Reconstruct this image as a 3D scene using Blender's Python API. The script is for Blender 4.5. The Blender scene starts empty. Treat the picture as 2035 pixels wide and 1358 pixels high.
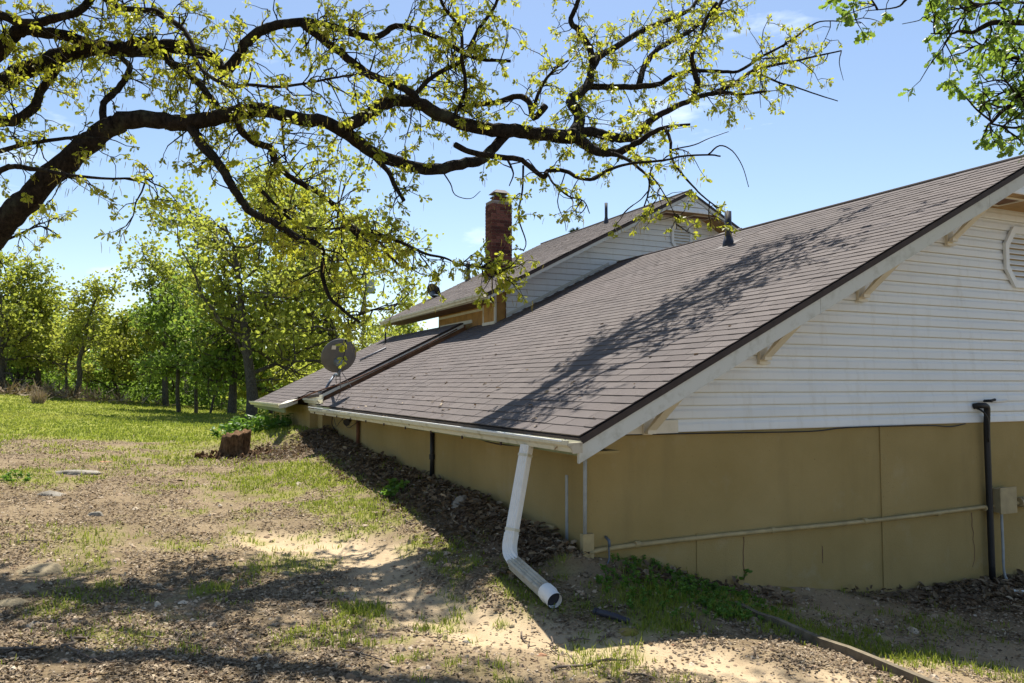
import bpy, math
import numpy as np
from mathutils import Vector

# ------------------------------------------------------------------ camera, sky, sun, exposure
sc = bpy.context.scene
PW, PH, FPX = 2035.0, 1358.0, 1550.0
YAW, PITCH = math.radians(25.1), math.radians(3.2)
CAM = np.array([-3.2, -5.46, 1.6])
cam_d = bpy.data.cameras.new('camera'); cam = bpy.data.objects.new('camera', cam_d)
sc.collection.objects.link(cam); sc.camera = cam
cam_d.sensor_width = 36.0; cam_d.lens = FPX / PW * 36.0
cam_d.clip_start = 0.05; cam_d.clip_end = 3000
cam.location = CAM; cam.rotation_euler = (math.radians(90) + PITCH, 0, -YAW)

SUNV = np.array([0.25, 0.47, 1.0]); SUNV /= np.linalg.norm(SUNV)
SUN_EL = math.asin(SUNV[2]); SUN_AZ = math.atan2(SUNV[0], SUNV[1])
world = bpy.data.worlds.new('World'); sc.world = world; world.use_nodes = True
wn, wl = world.node_tree.nodes, world.node_tree.links
bg = wn['Background']
sky = wn.new('ShaderNodeTexSky'); sky.sky_type = 'NISHITA'; sky.sun_disc = False
sky.sun_elevation = SUN_EL; sky.sun_rotation = SUN_AZ
sky.air_density = 1.0; sky.dust_density = 0.45; sky.ozone_density = 0.9; sky.altitude = 250
tcw = wn.new('ShaderNodeTexCoord'); mpw = wn.new('ShaderNodeMapping'); mpw.inputs['Scale'].default_value = (2.2, 2.2, 7.0)
nzw = wn.new('ShaderNodeTexNoise'); nzw.inputs['Scale'].default_value = 1.55; nzw.inputs['Detail'].default_value = 7; nzw.inputs['Roughness'].default_value = 0.58
rpw = wn.new('ShaderNodeValToRGB'); rpw.color_ramp.elements[0].position = 0.63; rpw.color_ramp.elements[1].position = 0.92
mxw = wn.new('ShaderNodeMixRGB'); mxw.inputs['Color2'].default_value = (11, 11.5, 12, 1)
wl.new(tcw.outputs['Generated'], mpw.inputs['Vector']); wl.new(mpw.outputs['Vector'], nzw.inputs['Vector'])
wl.new(nzw.outputs['Fac'], rpw.inputs['Fac']); wl.new(rpw.outputs['Color'], mxw.inputs['Fac'])
wl.new(sky.outputs['Color'], mxw.inputs['Color1']); wl.new(mxw.outputs['Color'], bg.inputs['Color'])
bg.inputs['Strength'].default_value = 0.086

sun_d = bpy.data.lights.new('sun', 'SUN'); sun = bpy.data.objects.new('sun', sun_d); sc.collection.objects.link(sun)
sun_d.energy = 5.0; sun_d.angle = math.radians(0.53); sun_d.color = (1.0, 0.95, 0.86)
sun.rotation_euler = Vector(SUNV).to_track_quat('Z', 'Y').to_euler(); sun.location = (4, 8, 20)
sc.view_settings.view_transform = 'Standard'; sc.view_settings.look = 'None'
sc.view_settings.exposure = 0.95; sc.view_settings.gamma = 1.0; sc.view_settings.use_curve_mapping = False
sc.cycles.max_bounces = 7; sc.cycles.diffuse_bounces = 4; sc.cycles.transmission_bounces = 5
sc.cycles.use_denoising = True

# ------------------------------------------------------------------ helpers
rng = np.random.default_rng(7)
_F0 = np.array([math.sin(YAW), math.cos(YAW), 0]); _R = np.array([math.cos(YAW), -math.sin(YAW), 0]); _U0 = np.array([0, 0, 1.0])
_F = _F0 * math.cos(PITCH) + _U0 * math.sin(PITCH); _U = -_F0 * math.sin(PITCH) + _U0 * math.cos(PITCH)
def ray(x, y): return _F + _R * ((x - PW / 2) / FPX) - _U * ((y - PH / 2) / FPX)
def at(x, y, depth): return CAM + ray(x, y) * depth            # a direction measured in the photo, at its own distance

COL = sc.collection
class MB:
    def __init__(s): s.v = []; s.f = []; s.n = 0; s.t = []
    def add(s, v, f, tint=None):
        v = np.asarray(v, float).reshape(-1, 3); f = np.asarray(f, np.int64)
        s.v.append(v); s.f.append(f + s.n); s.n += len(v)
        s.t.append(np.full(len(v), 0.5) if tint is None else np.broadcast_to(np.asarray(tint, float), (len(v),)))
        return s
    def mesh(s, name, mat=None, smooth=False):
        me = bpy.data.meshes.new(name)
        v = np.concatenate(s.v); fs = s.f
        me.vertices.add(len(v)); me.vertices.foreach_set('co', v.ravel())
        tot = np.concatenate([np.full(len(f), f.shape[1], np.int32) for f in fs])
        loops = np.concatenate([f.ravel() for f in fs]).astype(np.int32)
        me.loops.add(len(loops)); me.loops.foreach_set('vertex_index', loops)
        st = np.concatenate([[0], np.cumsum(tot)[:-1]]).astype(np.int32)
        me.polygons.add(len(tot)); me.polygons.foreach_set('loop_start', st); me.polygons.foreach_set('loop_total', tot)
        me.polygons.foreach_set('use_smooth', np.full(len(tot), bool(smooth)))
        a = me.attributes.new('tint', 'FLOAT', 'POINT'); a.data.foreach_set('value', np.concatenate(s.t).astype(np.float32))
        me.update(calc_edges=True)
        if mat: me.materials.append(mat)
        return me
def link(name, me, parent=None):
    o = bpy.data.objects.new(name, me); COL.objects.link(o)
    if parent is not None: o.parent = parent
    return o
def obj(name, mb, mat, parent=None, smooth=False): return link(name, mb.mesh(name, mat, smooth), parent)
def tag(o, label=None, cat=None, group=None, kind=None):
    if label: o['label'] = label
    if cat: o['category'] = cat
    if group: o['group'] = group
    if kind: o['kind'] = kind
    return o
def thing(name, label, cat, loc=(0, 0, 0), group=None):
    o = bpy.data.objects.new(name, None); COL.objects.link(o); o.location = loc; o.empty_display_size = 0.1
    return tag(o, label, cat, group)

BOXF = np.array([[0, 3, 2, 1], [4, 5, 6, 7], [0, 1, 5, 4], [1, 2, 6, 5], [2, 3, 7, 6], [3, 0, 4, 7]])
def box(mb, x0, x1, y0, y1, z0, z1, tint=None):
    mb.add([(x0, y0, z0), (x1, y0, z0), (x1, y1, z0), (x0, y1, z0), (x0, y0, z1), (x1, y0, z1), (x1, y1, z1), (x0, y1, z1)], BOXF, tint); return mb
def hexa(mb, eight, tint=None): mb.add(eight, BOXF, tint); return mb
def prism(mb, poly, axis, a, b, tint=None):
    """poly: 2D ring, extruded along axis ('x','y','z') from a to b"""
    n = len(poly); V = []
    for w in (a, b):
        for p, q in poly:
            V.append({'x': (w, p, q), 'y': (p, w, q), 'z': (p, q, w)}[axis])
    mb.add(V, [[i, (i + 1) % n, n + (i + 1) % n, n + i] for i in range(n)], tint)
    mb.n -= 2 * n                                              # caps reuse the same vertices
    mb.f.append(np.array([list(range(n - 1, -1, -1))]) + mb.n); mb.f.append(np.array([list(range(n, 2 * n))]) + mb.n)
    mb.n += 2 * n
    return mb
def smooth_line(P, k=4):
    P = np.asarray(P, float)
    if len(P) < 3 or k < 2: return P
    A = np.vstack([2 * P[0] - P[1], P, 2 * P[-1] - P[-2]]); out = []
    for i in range(1, len(A) - 2):
        p0, p1, p2, p3 = A[i - 1], A[i], A[i + 1], A[i + 2]
        for t in np.arange(k) / k:
            out.append(.5 * (2 * p1 + (p2 - p0) * t + (2 * p0 - 5 * p1 + 4 * p2 - p3) * t * t + (3 * p1 - p0 - 3 * p2 + p3) * t ** 3))
    out.append(P[-1]); return np.array(out)
def tube(mb, P, r, n=6, tint=None, caps=True, squash=None):
    P = np.asarray(P, float); m = len(P); r = np.broadcast_to(np.asarray(r, float), (m,))
    T = np.gradient(P, axis=0); T /= np.linalg.norm(T, axis=1)[:, None] + 1e-9
    ref = np.array([0, 0, 1.0]) if abs(T[:, 2]).mean() < .8 else np.array([1.0, 0, 0])
    N = np.cross(T, ref); N /= np.linalg.norm(N, axis=1)[:, None] + 1e-9; B = np.cross(N, T)
    a = np.arange(n) * 2 * math.pi / n
    V = P[:, None, :] + r[:, None, None] * (np.cos(a)[None, :, None] * N[:, None, :] + np.sin(a)[None, :, None] * B[:, None, :])
    i = np.arange(m - 1)[:, None] * n; j = np.arange(n)[None, :]; j2 = (j + 1) % n
    q = np.stack([i + j, i + j2, i + n + j2, i + n + j], -1).reshape(-1, 4)
    mb.add(V.reshape(-1, 3), q, tint)
    if caps and n > 2:
        base = mb.n - m * n
        mb.f.append(np.array([[base + k for k in range(n - 1, -1, -1)]])); mb.f.append(np.array([[base + (m - 1) * n + k for k in range(n)]]))
    return mb
def rots(n, g, tilt=None):
    """n random rotation matrices"""
    q = g.normal(size=(n, 4)); q /= np.linalg.norm(q, axis=1)[:, None]
    w, x, y, z = q.T
    return np.stack([1 - 2 * (y * y + z * z), 2 * (x * y - w * z), 2 * (x * z + w * y), 2 * (x * y + w * z), 1 - 2 * (x * x + z * z), 2 * (y * z - w * x), 2 * (x * z - w * y), 2 * (y * z + w * x), 1 - 2 * (x * x + y * y)], -1).reshape(n, 3, 3)
def rotz_tilt(n, g, tilt):
    """spin about z, then tilt by a small random angle"""
    a = g.uniform(0, 2 * math.pi, n); ca, sa = np.cos(a), np.sin(a); o = np.zeros(n); l = np.ones(n)
    Z = np.stack([ca, -sa, o, sa, ca, o, o, o, l], -1).reshape(n, 3, 3)
    b = g.normal(0, tilt, n); c = g.uniform(0, 2 * math.pi, n); cb, sb = np.cos(b), np.sin(b); ux, uy = np.cos(c), np.sin(c)
    Tm = np.stack([cb + ux * ux * (1 - cb), ux * uy * (1 - cb), uy * sb, ux * uy * (1 - cb), cb + uy * uy * (1 - cb), -ux * sb, -uy * sb, ux * sb, cb], -1).reshape(n, 3, 3)
    return Tm @ Z
def frames(D, g):
    """matrices whose y axis is D, spun at random about it"""
    D = D / (np.linalg.norm(D, axis=1)[:, None] + 1e-9); h = g.normal(size=D.shape)
    X = np.cross(D, h); X /= np.linalg.norm(X, axis=1)[:, None] + 1e-9; Z = np.cross(X, D)
    return np.stack([X, D, Z], -1)
def scatter(mb, tv, tf, pos, M, s, tint=None):
    tv = np.asarray(tv, float); tf = np.asarray(tf); n = len(pos)
    if n == 0: return mb
    s = np.asarray(s, float); s = s[:, None, None] if s.ndim == 1 else (s[:, None, :] if s.ndim == 2 else s)
    V = np.einsum('nij,nkj->nki', M, tv[None] * s) + pos[:, None, :]
    Fc = (tf[None] + (np.arange(n) * len(tv))[:, None, None]).reshape(-1, tf.shape[1])
    mb.add(V.reshape(-1, 3), Fc, None if tint is None else np.repeat(tint, len(tv))); return mb
def vnoise(x, y, seed=0):
    x = np.asarray(x, float); y = np.asarray(y, float); xi = np.floor(x).astype(np.int64); yi = np.floor(y).astype(np.int64)
    fx, fy = x - xi, y - yi; fx = fx * fx * (3 - 2 * fx); fy = fy * fy * (3 - 2 * fy)
    def h(a, b):
        k = (a * 374761393 + b * 668265263 + seed * 974711) & 0x7fffffff; k = ((k ^ (k >> 13)) * 1274126177) & 0x7fffffff
        return ((k ^ (k >> 16)) & 0xffff) / 65535.0
    return (h(xi, yi) * (1 - fx) + h(xi + 1, yi) * fx) * (1 - fy) + (h(xi, yi + 1) * (1 - fx) + h(xi + 1, yi + 1) * fx) * fy
def fbm(x, y, seed=0, o=4):
    s, a, t = 0, .5, 0
    for k in range(o): s = s + a * vnoise(x * 2 ** k, y * 2 ** k, seed + k * 17); t += a; a *= .5
    return s / t

# ------------------------------------------------------------------ materials
class NT:
    def __init__(s, name):
        s.m = bpy.data.materials.new(name); s.m.use_nodes = True; s.t = s.m.node_tree; s.b = s.t.nodes['Principled BSDF']; s.co = None
    def n(s, typ, **kw):
        k = s.t.nodes.new(typ)
        for a, b in kw.items():
            if a in k.inputs: k.inputs[a].default_value = b
            else: setattr(k, a, b)
        return k
    def l(s, a, b): s.t.links.new(a, b); return b
    def coord(s, scale=(1, 1, 1), obj=True):
        c = s.n('ShaderNodeTexCoord'); m = s.n('ShaderNodeMapping'); m.inputs['Scale'].default_value = scale
        s.l(c.outputs['Object' if obj else 'Generated'], m.inputs['Vector']); return m.outputs['Vector']
    def noise(s, scale, detail=4, rough=.55, vec=None):
        k = s.n('ShaderNodeTexNoise', Scale=scale, Detail=detail, Roughness=rough); s.l(vec or s.coord(), k.inputs['Vector']); return k.outputs['Fac']
    def ramp(s, fac, stops):
        r = s.n('ShaderNodeValToRGB'); e = r.color_ramp.elements
        while len(e) < len(stops): e.new(0.5)
        for k, (p, c) in zip(e, stops): k.position = p; k.color = (c, c, c, 1) if isinstance(c, (int, float)) else (*c, 1)
        s.l(fac, r.inputs['Fac']); return r.outputs['Color']
    def mix(s, a, b, fac, mode='MIX'):
        k = s.n('ShaderNodeMixRGB', blend_type=mode)
        for sock, v in ((k.inputs['Color1'], a), (k.inputs['Color2'], b), (k.inputs['Fac'], fac)):
            if isinstance(v, (int, float)): sock.default_value = v
            elif isinstance(v, tuple): sock.default_value = (*v, 1)
            else: s.l(v, sock)
        return k.outputs['Color']
    def bump(s, h, strength=.3, dist=.01):
        k = s.n('ShaderNodeBump', Strength=strength, Distance=dist); s.l(h, k.inputs['Height']); s.l(k.outputs['Normal'], s.b.inputs['Normal'])
    def attr(s, name='tint'):
        k = s.n('ShaderNodeAttribute', attribute_name=name); return k.outputs['Fac']
    def base(s, c):
        if isinstance(c, tuple): s.b.inputs['Base Color'].default_value = (*c, 1)
        else: s.l(c, s.b.inputs['Base Color'])
        return s
    def rough(s, r, spec=.4, metal=0):
        s.b.inputs['Roughness'].default_value = r; s.b.inputs['Specular IOR Level'].default_value = spec; s.b.inputs['Metallic'].default_value = metal; return s
def plain(name, c, r=.6, var=.25, scale=9, metal=0, bump=.15, spec=.35):
    k = NT(name); f = k.noise(scale, 5)
    lo = tuple(x * (1 - var) for x in c); hi = tuple(min(1, x * (1 + var)) for x in c)
    k.base(k.ramp(f, [(.3, lo), (.7, hi)])).rough(r, spec, metal)
    if bump: k.bump(k.noise(scale * 6, 3), bump, .004)
    return k.m
M = {}
def m_stucco():
    k = NT('stucco'); v = k.coord((1, 1, .14)); big = k.noise(.9, 5, .6); streak = k.noise(4, 5, .6, vec=v); fine = k.noise(240, 3)
    c = k.ramp(big, [(.3, (.315, .232, .088)), (.7, (.40, .30, .13))])
    c = k.mix(c, (.20, .155, .072), k.ramp(streak, [(.54, 0.0), (.80, .32)]))
    c = k.mix(c, (.42, .36, .23), k.ramp(k.noise(2.3, 6, .65), [(.58, 0.0), (.74, .38)]))
    c = k.mix(c, (.12, .085, .04), k.ramp(k.noise(38, 3), [(.69, 0.0), (.75, .6)])); c = k.mix(c, (.16, .115, .05), k.ramp(k.noise(130, 2), [(.62, 0.0), (.72, .5)]))
    k.base(c).rough(.92, .2); k.bump(k.mix(fine, k.noise(60, 3), .5), .8, .008); return k.m
M['stucco'] = m_stucco()
def m_siding():
    k = NT('vinyl_siding'); v = k.coord((.4, 1, 3)); c = k.ramp(k.noise(2.3, 5, vec=v), [(.3, (.70, .735, .75)), (.7, (.78, .805, .81))])
    c = k.mix(c, (.56, .55, .49), k.ramp(k.noise(7, 6, .65, vec=k.coord((1.2, 1, .25))), [(.52, 0.0), (.78, .5)]))
    k.base(c).rough(.42, .4); k.bump(k.noise(60, 2, vec=k.coord((.15, 1, 2))), .12, .004); return k.m
M['siding'] = m_siding()
def m_shingle():
    k = NT('asphalt_shingle'); t = k.attr(); g = k.noise(900, 2); b = k.noise(1.0, 4)
    c = k.ramp(t, [(.0, (.125, .107, .100)), (.5, (.162, .139, .129)), (1., (.205, .177, .163))])
    c = k.mix(c, (.22, .18, .165), k.ramp(b, [(.42, 0.0), (.8, .45)])); c = k.mix(c, (.055, .045, .045), k.ramp(g, [(.46, .55), (.62, 0.0)]))
    c = k.mix(c, (.105, .085, .08), k.ramp(k.noise(6, 4, vec=k.coord((.25, 2.2, .25))), [(.5, 0.0), (.8, .5)]))
    k.base(c).rough(.93, .25); k.bump(k.noise(420, 3), .6, .004); return k.m
M['shingle'] = m_shingle()
M['deck'] = plain('drip_edge', (.045, .032, .028), .7)
def m_trim(name, c, dirt=(.22, .21, .13), amt=.5):
    k = NT(name); d = k.noise(7, 6, .65); cc = k.mix(c, dirt, k.ramp(d, [(.52, 0.0), (.78, amt)])); k.base(cc).rough(.6, .35); k.bump(k.noise(60, 3), .12, .003); return k.m
M['fascia'] = m_trim('painted_fascia', (.55, .56, .52), (.25, .24, .17), .6)
M['cream'] = m_trim('cream_trim', (.70, .66, .55), (.42, .38, .27), .4)
M['gutter'] = m_trim('gutter_paint', (.62, .59, .46), (.24, .21, .10), .8)
M['algae'] = m_trim('algae_board', (.20, .23, .12), (.05, .06, .035), .8)
M['spout'] = m_trim('downspout_paint', (.75, .75, .72), (.42, .40, .30), .35)
M['spoutdirty'] = m_trim('dirty_downspout', (.46, .42, .33), (.16, .115, .065), .95)
M['ply'] = plain('plywood_soffit', (.36, .23, .10), .8, .3, 5)
M['tanwood'] = plain('tan_vertical_board', (.40, .22, .065), .75, .25, 4)
M['brownwood'] = plain('weathered_brown_board', (.16, .085, .05), .85, .4, 6)
M['black'] = plain('black_plastic', (.018, .018, .02), .5, .2)
M['bluepipe'] = plain('dark_vent_pipe', (.03, .032, .045), .45, .3)
M['conduit'] = plain('painted_conduit', (.38, .30, .15), .6, .2)
M['greyconduit'] = plain('grey_conduit', (.34, .36, .36), .5, .2)
M['box'] = plain('tan_box', (.36, .29, .16), .6, .15)
M['rustpipe'] = plain('rusty_brown_pipe', (.14, .06, .03), .8, .4)
M['steel'] = plain('dull_steel', (.13, .16, .20), .5, .2, metal=.3)
M['dish'] = plain('dish_grey', (.13, .125, .12), .5, .12, 6)
M['darkmetal'] = plain('dark_cap_metal', (.05, .028, .028), .6, .3)
M['glasslight'] = plain('lamp_white', (.7, .7, .68), .4, .1)
M['lead'] = plain('flashing', (.22, .22, .24), .6, .25, metal=.2)
M['sticker'] = plain('sticker', (.7, .66, .55), .6, .1)
M['concrete'] = plain('concrete_cap', (.30, .27, .24), .9, .3)
def m_brick():
    k = NT('red_brick'); c = k.ramp(k.attr(), [(0, (.075, .026, .02)), (.5, (.125, .042, .03)), (1, (.18, .07, .05))]); c = k.mix(c, (.05, .03, .028), k.ramp(k.noise(20, 4), [(.5, 0.0), (.75, .6)]))
    k.base(c).rough(.9, .2); k.bump(k.noise(120, 3), .4, .004); return k.m
M['brick'] = m_brick(); M['mortar'] = plain('mortar', (.23, .18, .15), .95, .3, 20)
def m_bark(name, lo, hi, lichen=(.16, .17, .11)):
    k = NT(name); v = k.coord((1, 1, .45)); n1 = k.noise(26, 5, .65, vec=v)
    c = k.ramp(n1, [(.35, lo), (.7, hi)]); c = k.mix(c, lichen, k.ramp(k.noise(4.5, 5, .6), [(.56, 0.0), (.72, .55)]))
    k.base(c).rough(.95, .1); k.bump(k.mix(n1, k.noise(60, 4, vec=v), .5), 1.0, .03); return k.m
M['bark'] = m_bark('oak_bark', (.010, .008, .006), (.040, .031, .024), (.075, .08, .05))
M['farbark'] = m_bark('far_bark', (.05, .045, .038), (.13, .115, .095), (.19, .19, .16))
def m_leaf(name, stops, trans, ratio=.5, gloss=.45):
    k = NT(name); c = k.ramp(k.attr(), stops); k.base(c).rough(gloss, .35)
    tr = k.n('ShaderNodeBsdfTranslucent'); tc = k.mix(c, trans, .55); k.l(tc, tr.inputs['Color'])
    ms = k.n('ShaderNodeMixShader', Fac=ratio); k.l(k.b.outputs['BSDF'], ms.inputs[1]); k.l(tr.outputs['BSDF'], ms.inputs[2])
    k.l(ms.outputs['Shader'], k.t.nodes['Material Output'].inputs['Surface']); return k.m
M['oakleaf'] = m_leaf('young_oak_leaf', [(0, (.16, .21, .02)), (.5, (.28, .30, .03)), (1, (.42, .37, .055))], (.62, .64, .05), .57)
M['catkin'] = m_leaf('oak_catkin', [(0, (.20, .15, .03)), (1, (.36, .27, .06))], (.45, .36, .08), .4, .8)
M['greenleaf'] = m_leaf('green_oak_leaf', [(0, (.05, .12, .02)), (.5, (.11, .20, .03)), (1, (.24, .30, .05))], (.35, .48, .05), .5)
M['farleaf'] = m_leaf('far_leaf', [(0, (.09, .145, .02)), (.5, (.20, .235, .036)), (1, (.36, .34, .075))], (.54, .60, .08), .55, .6)
M['farleaf2'] = m_leaf('far_green_leaf', [(0, (.045, .095, .015)), (.5, (.095, .165, .028)), (1, (.21, .27, .05))], (.32, .46, .06), .5, .6)
M['pine'] = m_leaf('pine_needle', [(0, (.015, .035, .012)), (1, (.04, .07, .02))], (.05, .08, .02), .2, .6)
M['grass'] = m_leaf('grass_blade', [(0, (.09, .15, .015)), (.5, (.19, .245, .03)), (1, (.38, .36, .10))], (.45, .50, .07), .42, .6)
M['weed'] = m_leaf('weed_leaf', [(0, (.05, .12, .015)), (1, (.14, .26, .035))], (.25, .42, .05), .4, .45)
M['litter'] = m_leaf('dead_leaf', [(0, (.075, .053, .032)), (.5, (.205, .15, .092)), (1, (.46, .37, .25))], (.32, .2, .11), .12, .8)
M['stick'] = plain('dead_stick', (.15, .115, .085), .9, .4, 30)
M['timber'] = plain('weathered_timber', (.16, .13, .085), .9, .4, 12, bump=.5)
def m_stone(name, lo, hi, moss=None):
    k = NT(name); c = k.ramp(k.noise(5, 6, .6), [(.3, lo), (.7, hi)]); c = k.mix(c, tuple(x * .35 for x in lo), k.ramp(k.noise(22, 4), [(.58, 0.0), (.75, .6)]))
    if moss: c = k.mix(c, moss, k.ramp(k.noise(3.3, 4), [(.40, 0.0), (.6, .85)]))
    k.base(c).rough(.92, .2); k.bump(k.noise(40, 5), .5, .012); return k.m
M['sandstone'] = m_stone('sandstone', (.18, .145, .085), (.30, .245, .155)); M['greystone'] = m_stone('grey_stone', (.17, .15, .12), (.33, .30, .25))
M['redstone'] = m_stone('red_stone', (.30, .15, .08), (.43, .24, .14)); M['mossstone'] = m_stone('mossy_stone', (.24, .17, .06), (.40, .30, .10), (.17, .15, .03))
M['gravel'] = None
def m_gravel():
    k = NT('gravel'); c = k.ramp(k.attr(), [(0, (.15, .095, .055)), (.35, (.27, .19, .12)), (.7, (.42, .32, .215)), (1, (.52, .44, .33))]); k.base(c).rough(.93, .2); k.bump(k.noise(70, 3), .3, .006); return k.m
M['gravel'] = m_gravel()
def m_ground():
    k = NT('ground_soil'); g = k.attr('grassy'); s = k.attr('sandy'); l = k.attr('leafy'); n1 = k.noise(2.1, 6, .6); n2 = k.noise(55, 4, .65)
    soil = k.ramp(n1, [(.3, (.16, .118, .068)), (.7, (.275, .21, .128))]); soil = k.mix(soil, (.085, .055, .035), k.ramp(n2, [(.5, 0.0), (.68, .8)]))
    sand = k.ramp(k.noise(4, 6), [(.3, (.40, .30, .185)), (.7, (.52, .405, .26))]); sand = k.mix(sand, (.27, .18, .10), k.ramp(n2, [(.56, 0.0), (.72, .55)]))
    turf = k.ramp(k.noise(1.4, 6, .65), [(.28, (.13, .155, .025)), (.6, (.24, .25, .045)), (.8, (.34, .30, .11))]); turf = k.mix(turf, (.06, .07, .015), k.ramp(k.noise(38, 4), [(.5, 0.0), (.75, .6)]))
    dead = k.ramp(k.noise(30, 4), [(.3, (.05, .03, .018)), (.7, (.15, .09, .055))])
    c = k.mix(soil, sand, s); c = k.mix(c, dead, l); c = k.mix(c, turf, g)
    k.base(c).rough(.96, .12); k.bump(k.mix(n2, k.noise(160, 3), .4), .7, .02); return k.m
M['ground'] = m_ground()

def obj(name, mb, mat, parent=None, smooth=False):
    off = np.zeros(3); p = parent
    while p is not None: off += np.array(p.location); p = p.parent
    if off.any(): mb.v = [v - off for v in mb.v]
    return link(name, mb.mesh(name, mat, smooth), parent)

# ------------------------------------------------------------------ ground
_cp = []
for x, y, z in [(-3.2, -5.46, 0), (-6, -6, .02), (0, -6, -.05), (-3.2, -9, -.05), (-3, -2.5, .0), (-1.6, -2.2, .0), (-5.5, -1.5, .06), (-2, 0.5, .06), (-1.4, 2.5, .17), (-3.2, 3, .2),
                (-.75, 1, .17), (-.75, 3, .27), (-.75, 4.6, .33), (-.75, 5.6, .37), (-.75, 7, .44), (-.8, 9, .52), (0, .5, .26), (0, 2.2, .41), (0, 3.6, .43), (0, 4.9, .48), (0, 7.8, .60), (0, 9, .72), (-.35, 9.4, .74), (0, 10.4, .8), (-.9, 11, .66),
                (0, 0, .22), (-.6, -.63, .04), (-.9, -1.2, .0), (.2, -.7, .06), (.66, 0, .11), (1.55, 0, -.15), (2.34, 0, -.28), (3.35, 0, -.39), (4.9, 0, -.44), (7, 0, -.6), (11, 0, -.9), (.75, -1.1, -.07), (.85, -2.2, -.12), (.4, -2.3, -.04), (2.2, -1.2, -.34), (4, -1.5, -.5), (3.5, -4, -.5), (8, -4, -1.0),
                (-2, 9, .39), (-2, 12, .47), (-1.5, 16, .55), (-1, 22, .5), (2, 30, .2), (10, 40, -.5), (16, 14, -1.2), (30, 0, -3), (-4, 7, .42), (-6, 6, .52), (-8, 3, .45), (-9, 9, .9)]: _cp.append((x, y, z))
def _cpx(px, D, py): p = at(px, py, D); _cp.append(tuple(p))
for a in [(0, 13, 880), (0, 19, 830), (0, 28, 795), (0, 36, 776), (120, 34, 790), (230, 34, 802), (230, 22, 835), (330, 30, 818), (430, 30, 830), (430, 22, 845), (500, 28, 822), (-300, 30, 765), (-300, 14, 860), (0, 55, 790), (300, 60, 800), (500, 60, 800), (800, 60, 790)]: _cpx(*a)
_cp = np.array(_cp)
def _phi(r2): return np.sqrt(r2 + .35)
_d2 = ((_cp[:, None, :2] - _cp[None, :, :2]) ** 2).sum(-1)
_A = np.zeros((len(_cp) + 1,) * 2); _A[:-1, :-1] = _phi(_d2) - np.eye(len(_cp)) * .02; _A[-1, :-1] = 1; _A[:-1, -1] = 1
_w = np.linalg.solve(_A, np.append(_cp[:, 2], 0))
def gz(x, y):
    x = np.asarray(x, float); y = np.asarray(y, float); sh = x.shape; x = x.ravel(); y = y.ravel(); z = np.full(len(x), _w[-1])
    for i in range(len(_cp)): z += _w[i] * _phi((x - _cp[i, 0]) ** 2 + (y - _cp[i, 1]) ** 2)
    z = np.clip(z, -6, 3.2)
    z += (fbm(x * .9, y * .9, 3) - .5) * .07 + (fbm(x * 3.3, y * 3.3, 9) - .5) * .05
    pile = np.exp(-((x + .22) / .22) ** 2) * ((y > -.2) & (y < 9.2)) * (.5 + .9 * vnoise(y * 1.3, y * 0, 5)) * .10      # leaves drifted against the wall
    wash = np.exp(-(dist_poly(x, y, SAND) / .35) ** 2) * .05
    return (z + pile - wash).reshape(sh)
SAND = []
def dist_poly(x, y, P):
    if len(P) == 0: return np.full(np.shape(x), 99.0)
    d = np.full(np.shape(x), 99.0)
    for a, b in zip(P[:-1], P[1:]):
        ax, ay = a[:2]; bx, by = b[:2]; l2 = (bx - ax) ** 2 + (by - ay) ** 2 + 1e-9
        t = np.clip(((x - ax) * (bx - ax) + (y - ay) * (by - ay)) / l2, 0, 1); d = np.minimum(d, np.hypot(x - ax - t * (bx - ax), y - ay - t * (by - ay)))
    return d
def ground_hit(px, py):
    d = ray(px, py); t = np.linspace(2.5, 60, 2400); P = CAM[None] + t[:, None] * d[None]
    below = P[:, 2] < gz(P[:, 0], P[:, 1]); i = int(np.argmax(below)) if below.any() else len(t) - 1
    return P[i]
SAND = [ground_hit(*q) for q in [(560, 1075), (700, 1085), (760, 1120), (790, 1165), (880, 1205), (1020, 1250), (1180, 1275), (1330, 1300), (1500, 1335), (1640, 1358)]]
GRASS_BLOBS = []
for q in [(700, 965, .9, .95), (620, 930, .8, .8), (560, 950, .7, .6), (480, 950, .7, .45), (720, 1010, .55, .9), (650, 1000, .6, .6), (820, 1035, .35, .7), (760, 1030, .4, .5), (905, 1090, .28, .8), (940, 1130, .32, .9), (1000, 1170, .3, .95), (1060, 1190, .25, .6), (960, 1180, .2, .7),
          (425, 1170, .12, .9), (200, 1175, .25, .4), (690, 1215, .12, .9), (640, 1250, .2, .6), (190, 1125, .2, .5), (30, 950, .5, .7), (430, 910, .8, .6), (540, 900, .9, .7), (250, 920, .7, .4), (110, 1210, .2, .5), (560, 1130, .3, .5), (1260, 1350, .25, .4), (180, 1265, .2, .5), (1180, 1310, .2, .35),
          (1560, 1240, .45, .8), (1450, 1200, .5, .9), (1640, 1270, .4, .7), (1330, 1190, .4, .9), (1780, 1290, .4, .5), (1250, 1185, .3, .6), (1850, 1250, .4, .35), (1170, 1215, .25, .5), (860, 1020, .4, .45), (340, 1090, .3, .35), (150, 1080, .4, .35)]:
    p = ground_hit(q[0], q[1]); GRASS_BLOBS.append((p[0], p[1], q[2], q[3]))
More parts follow.
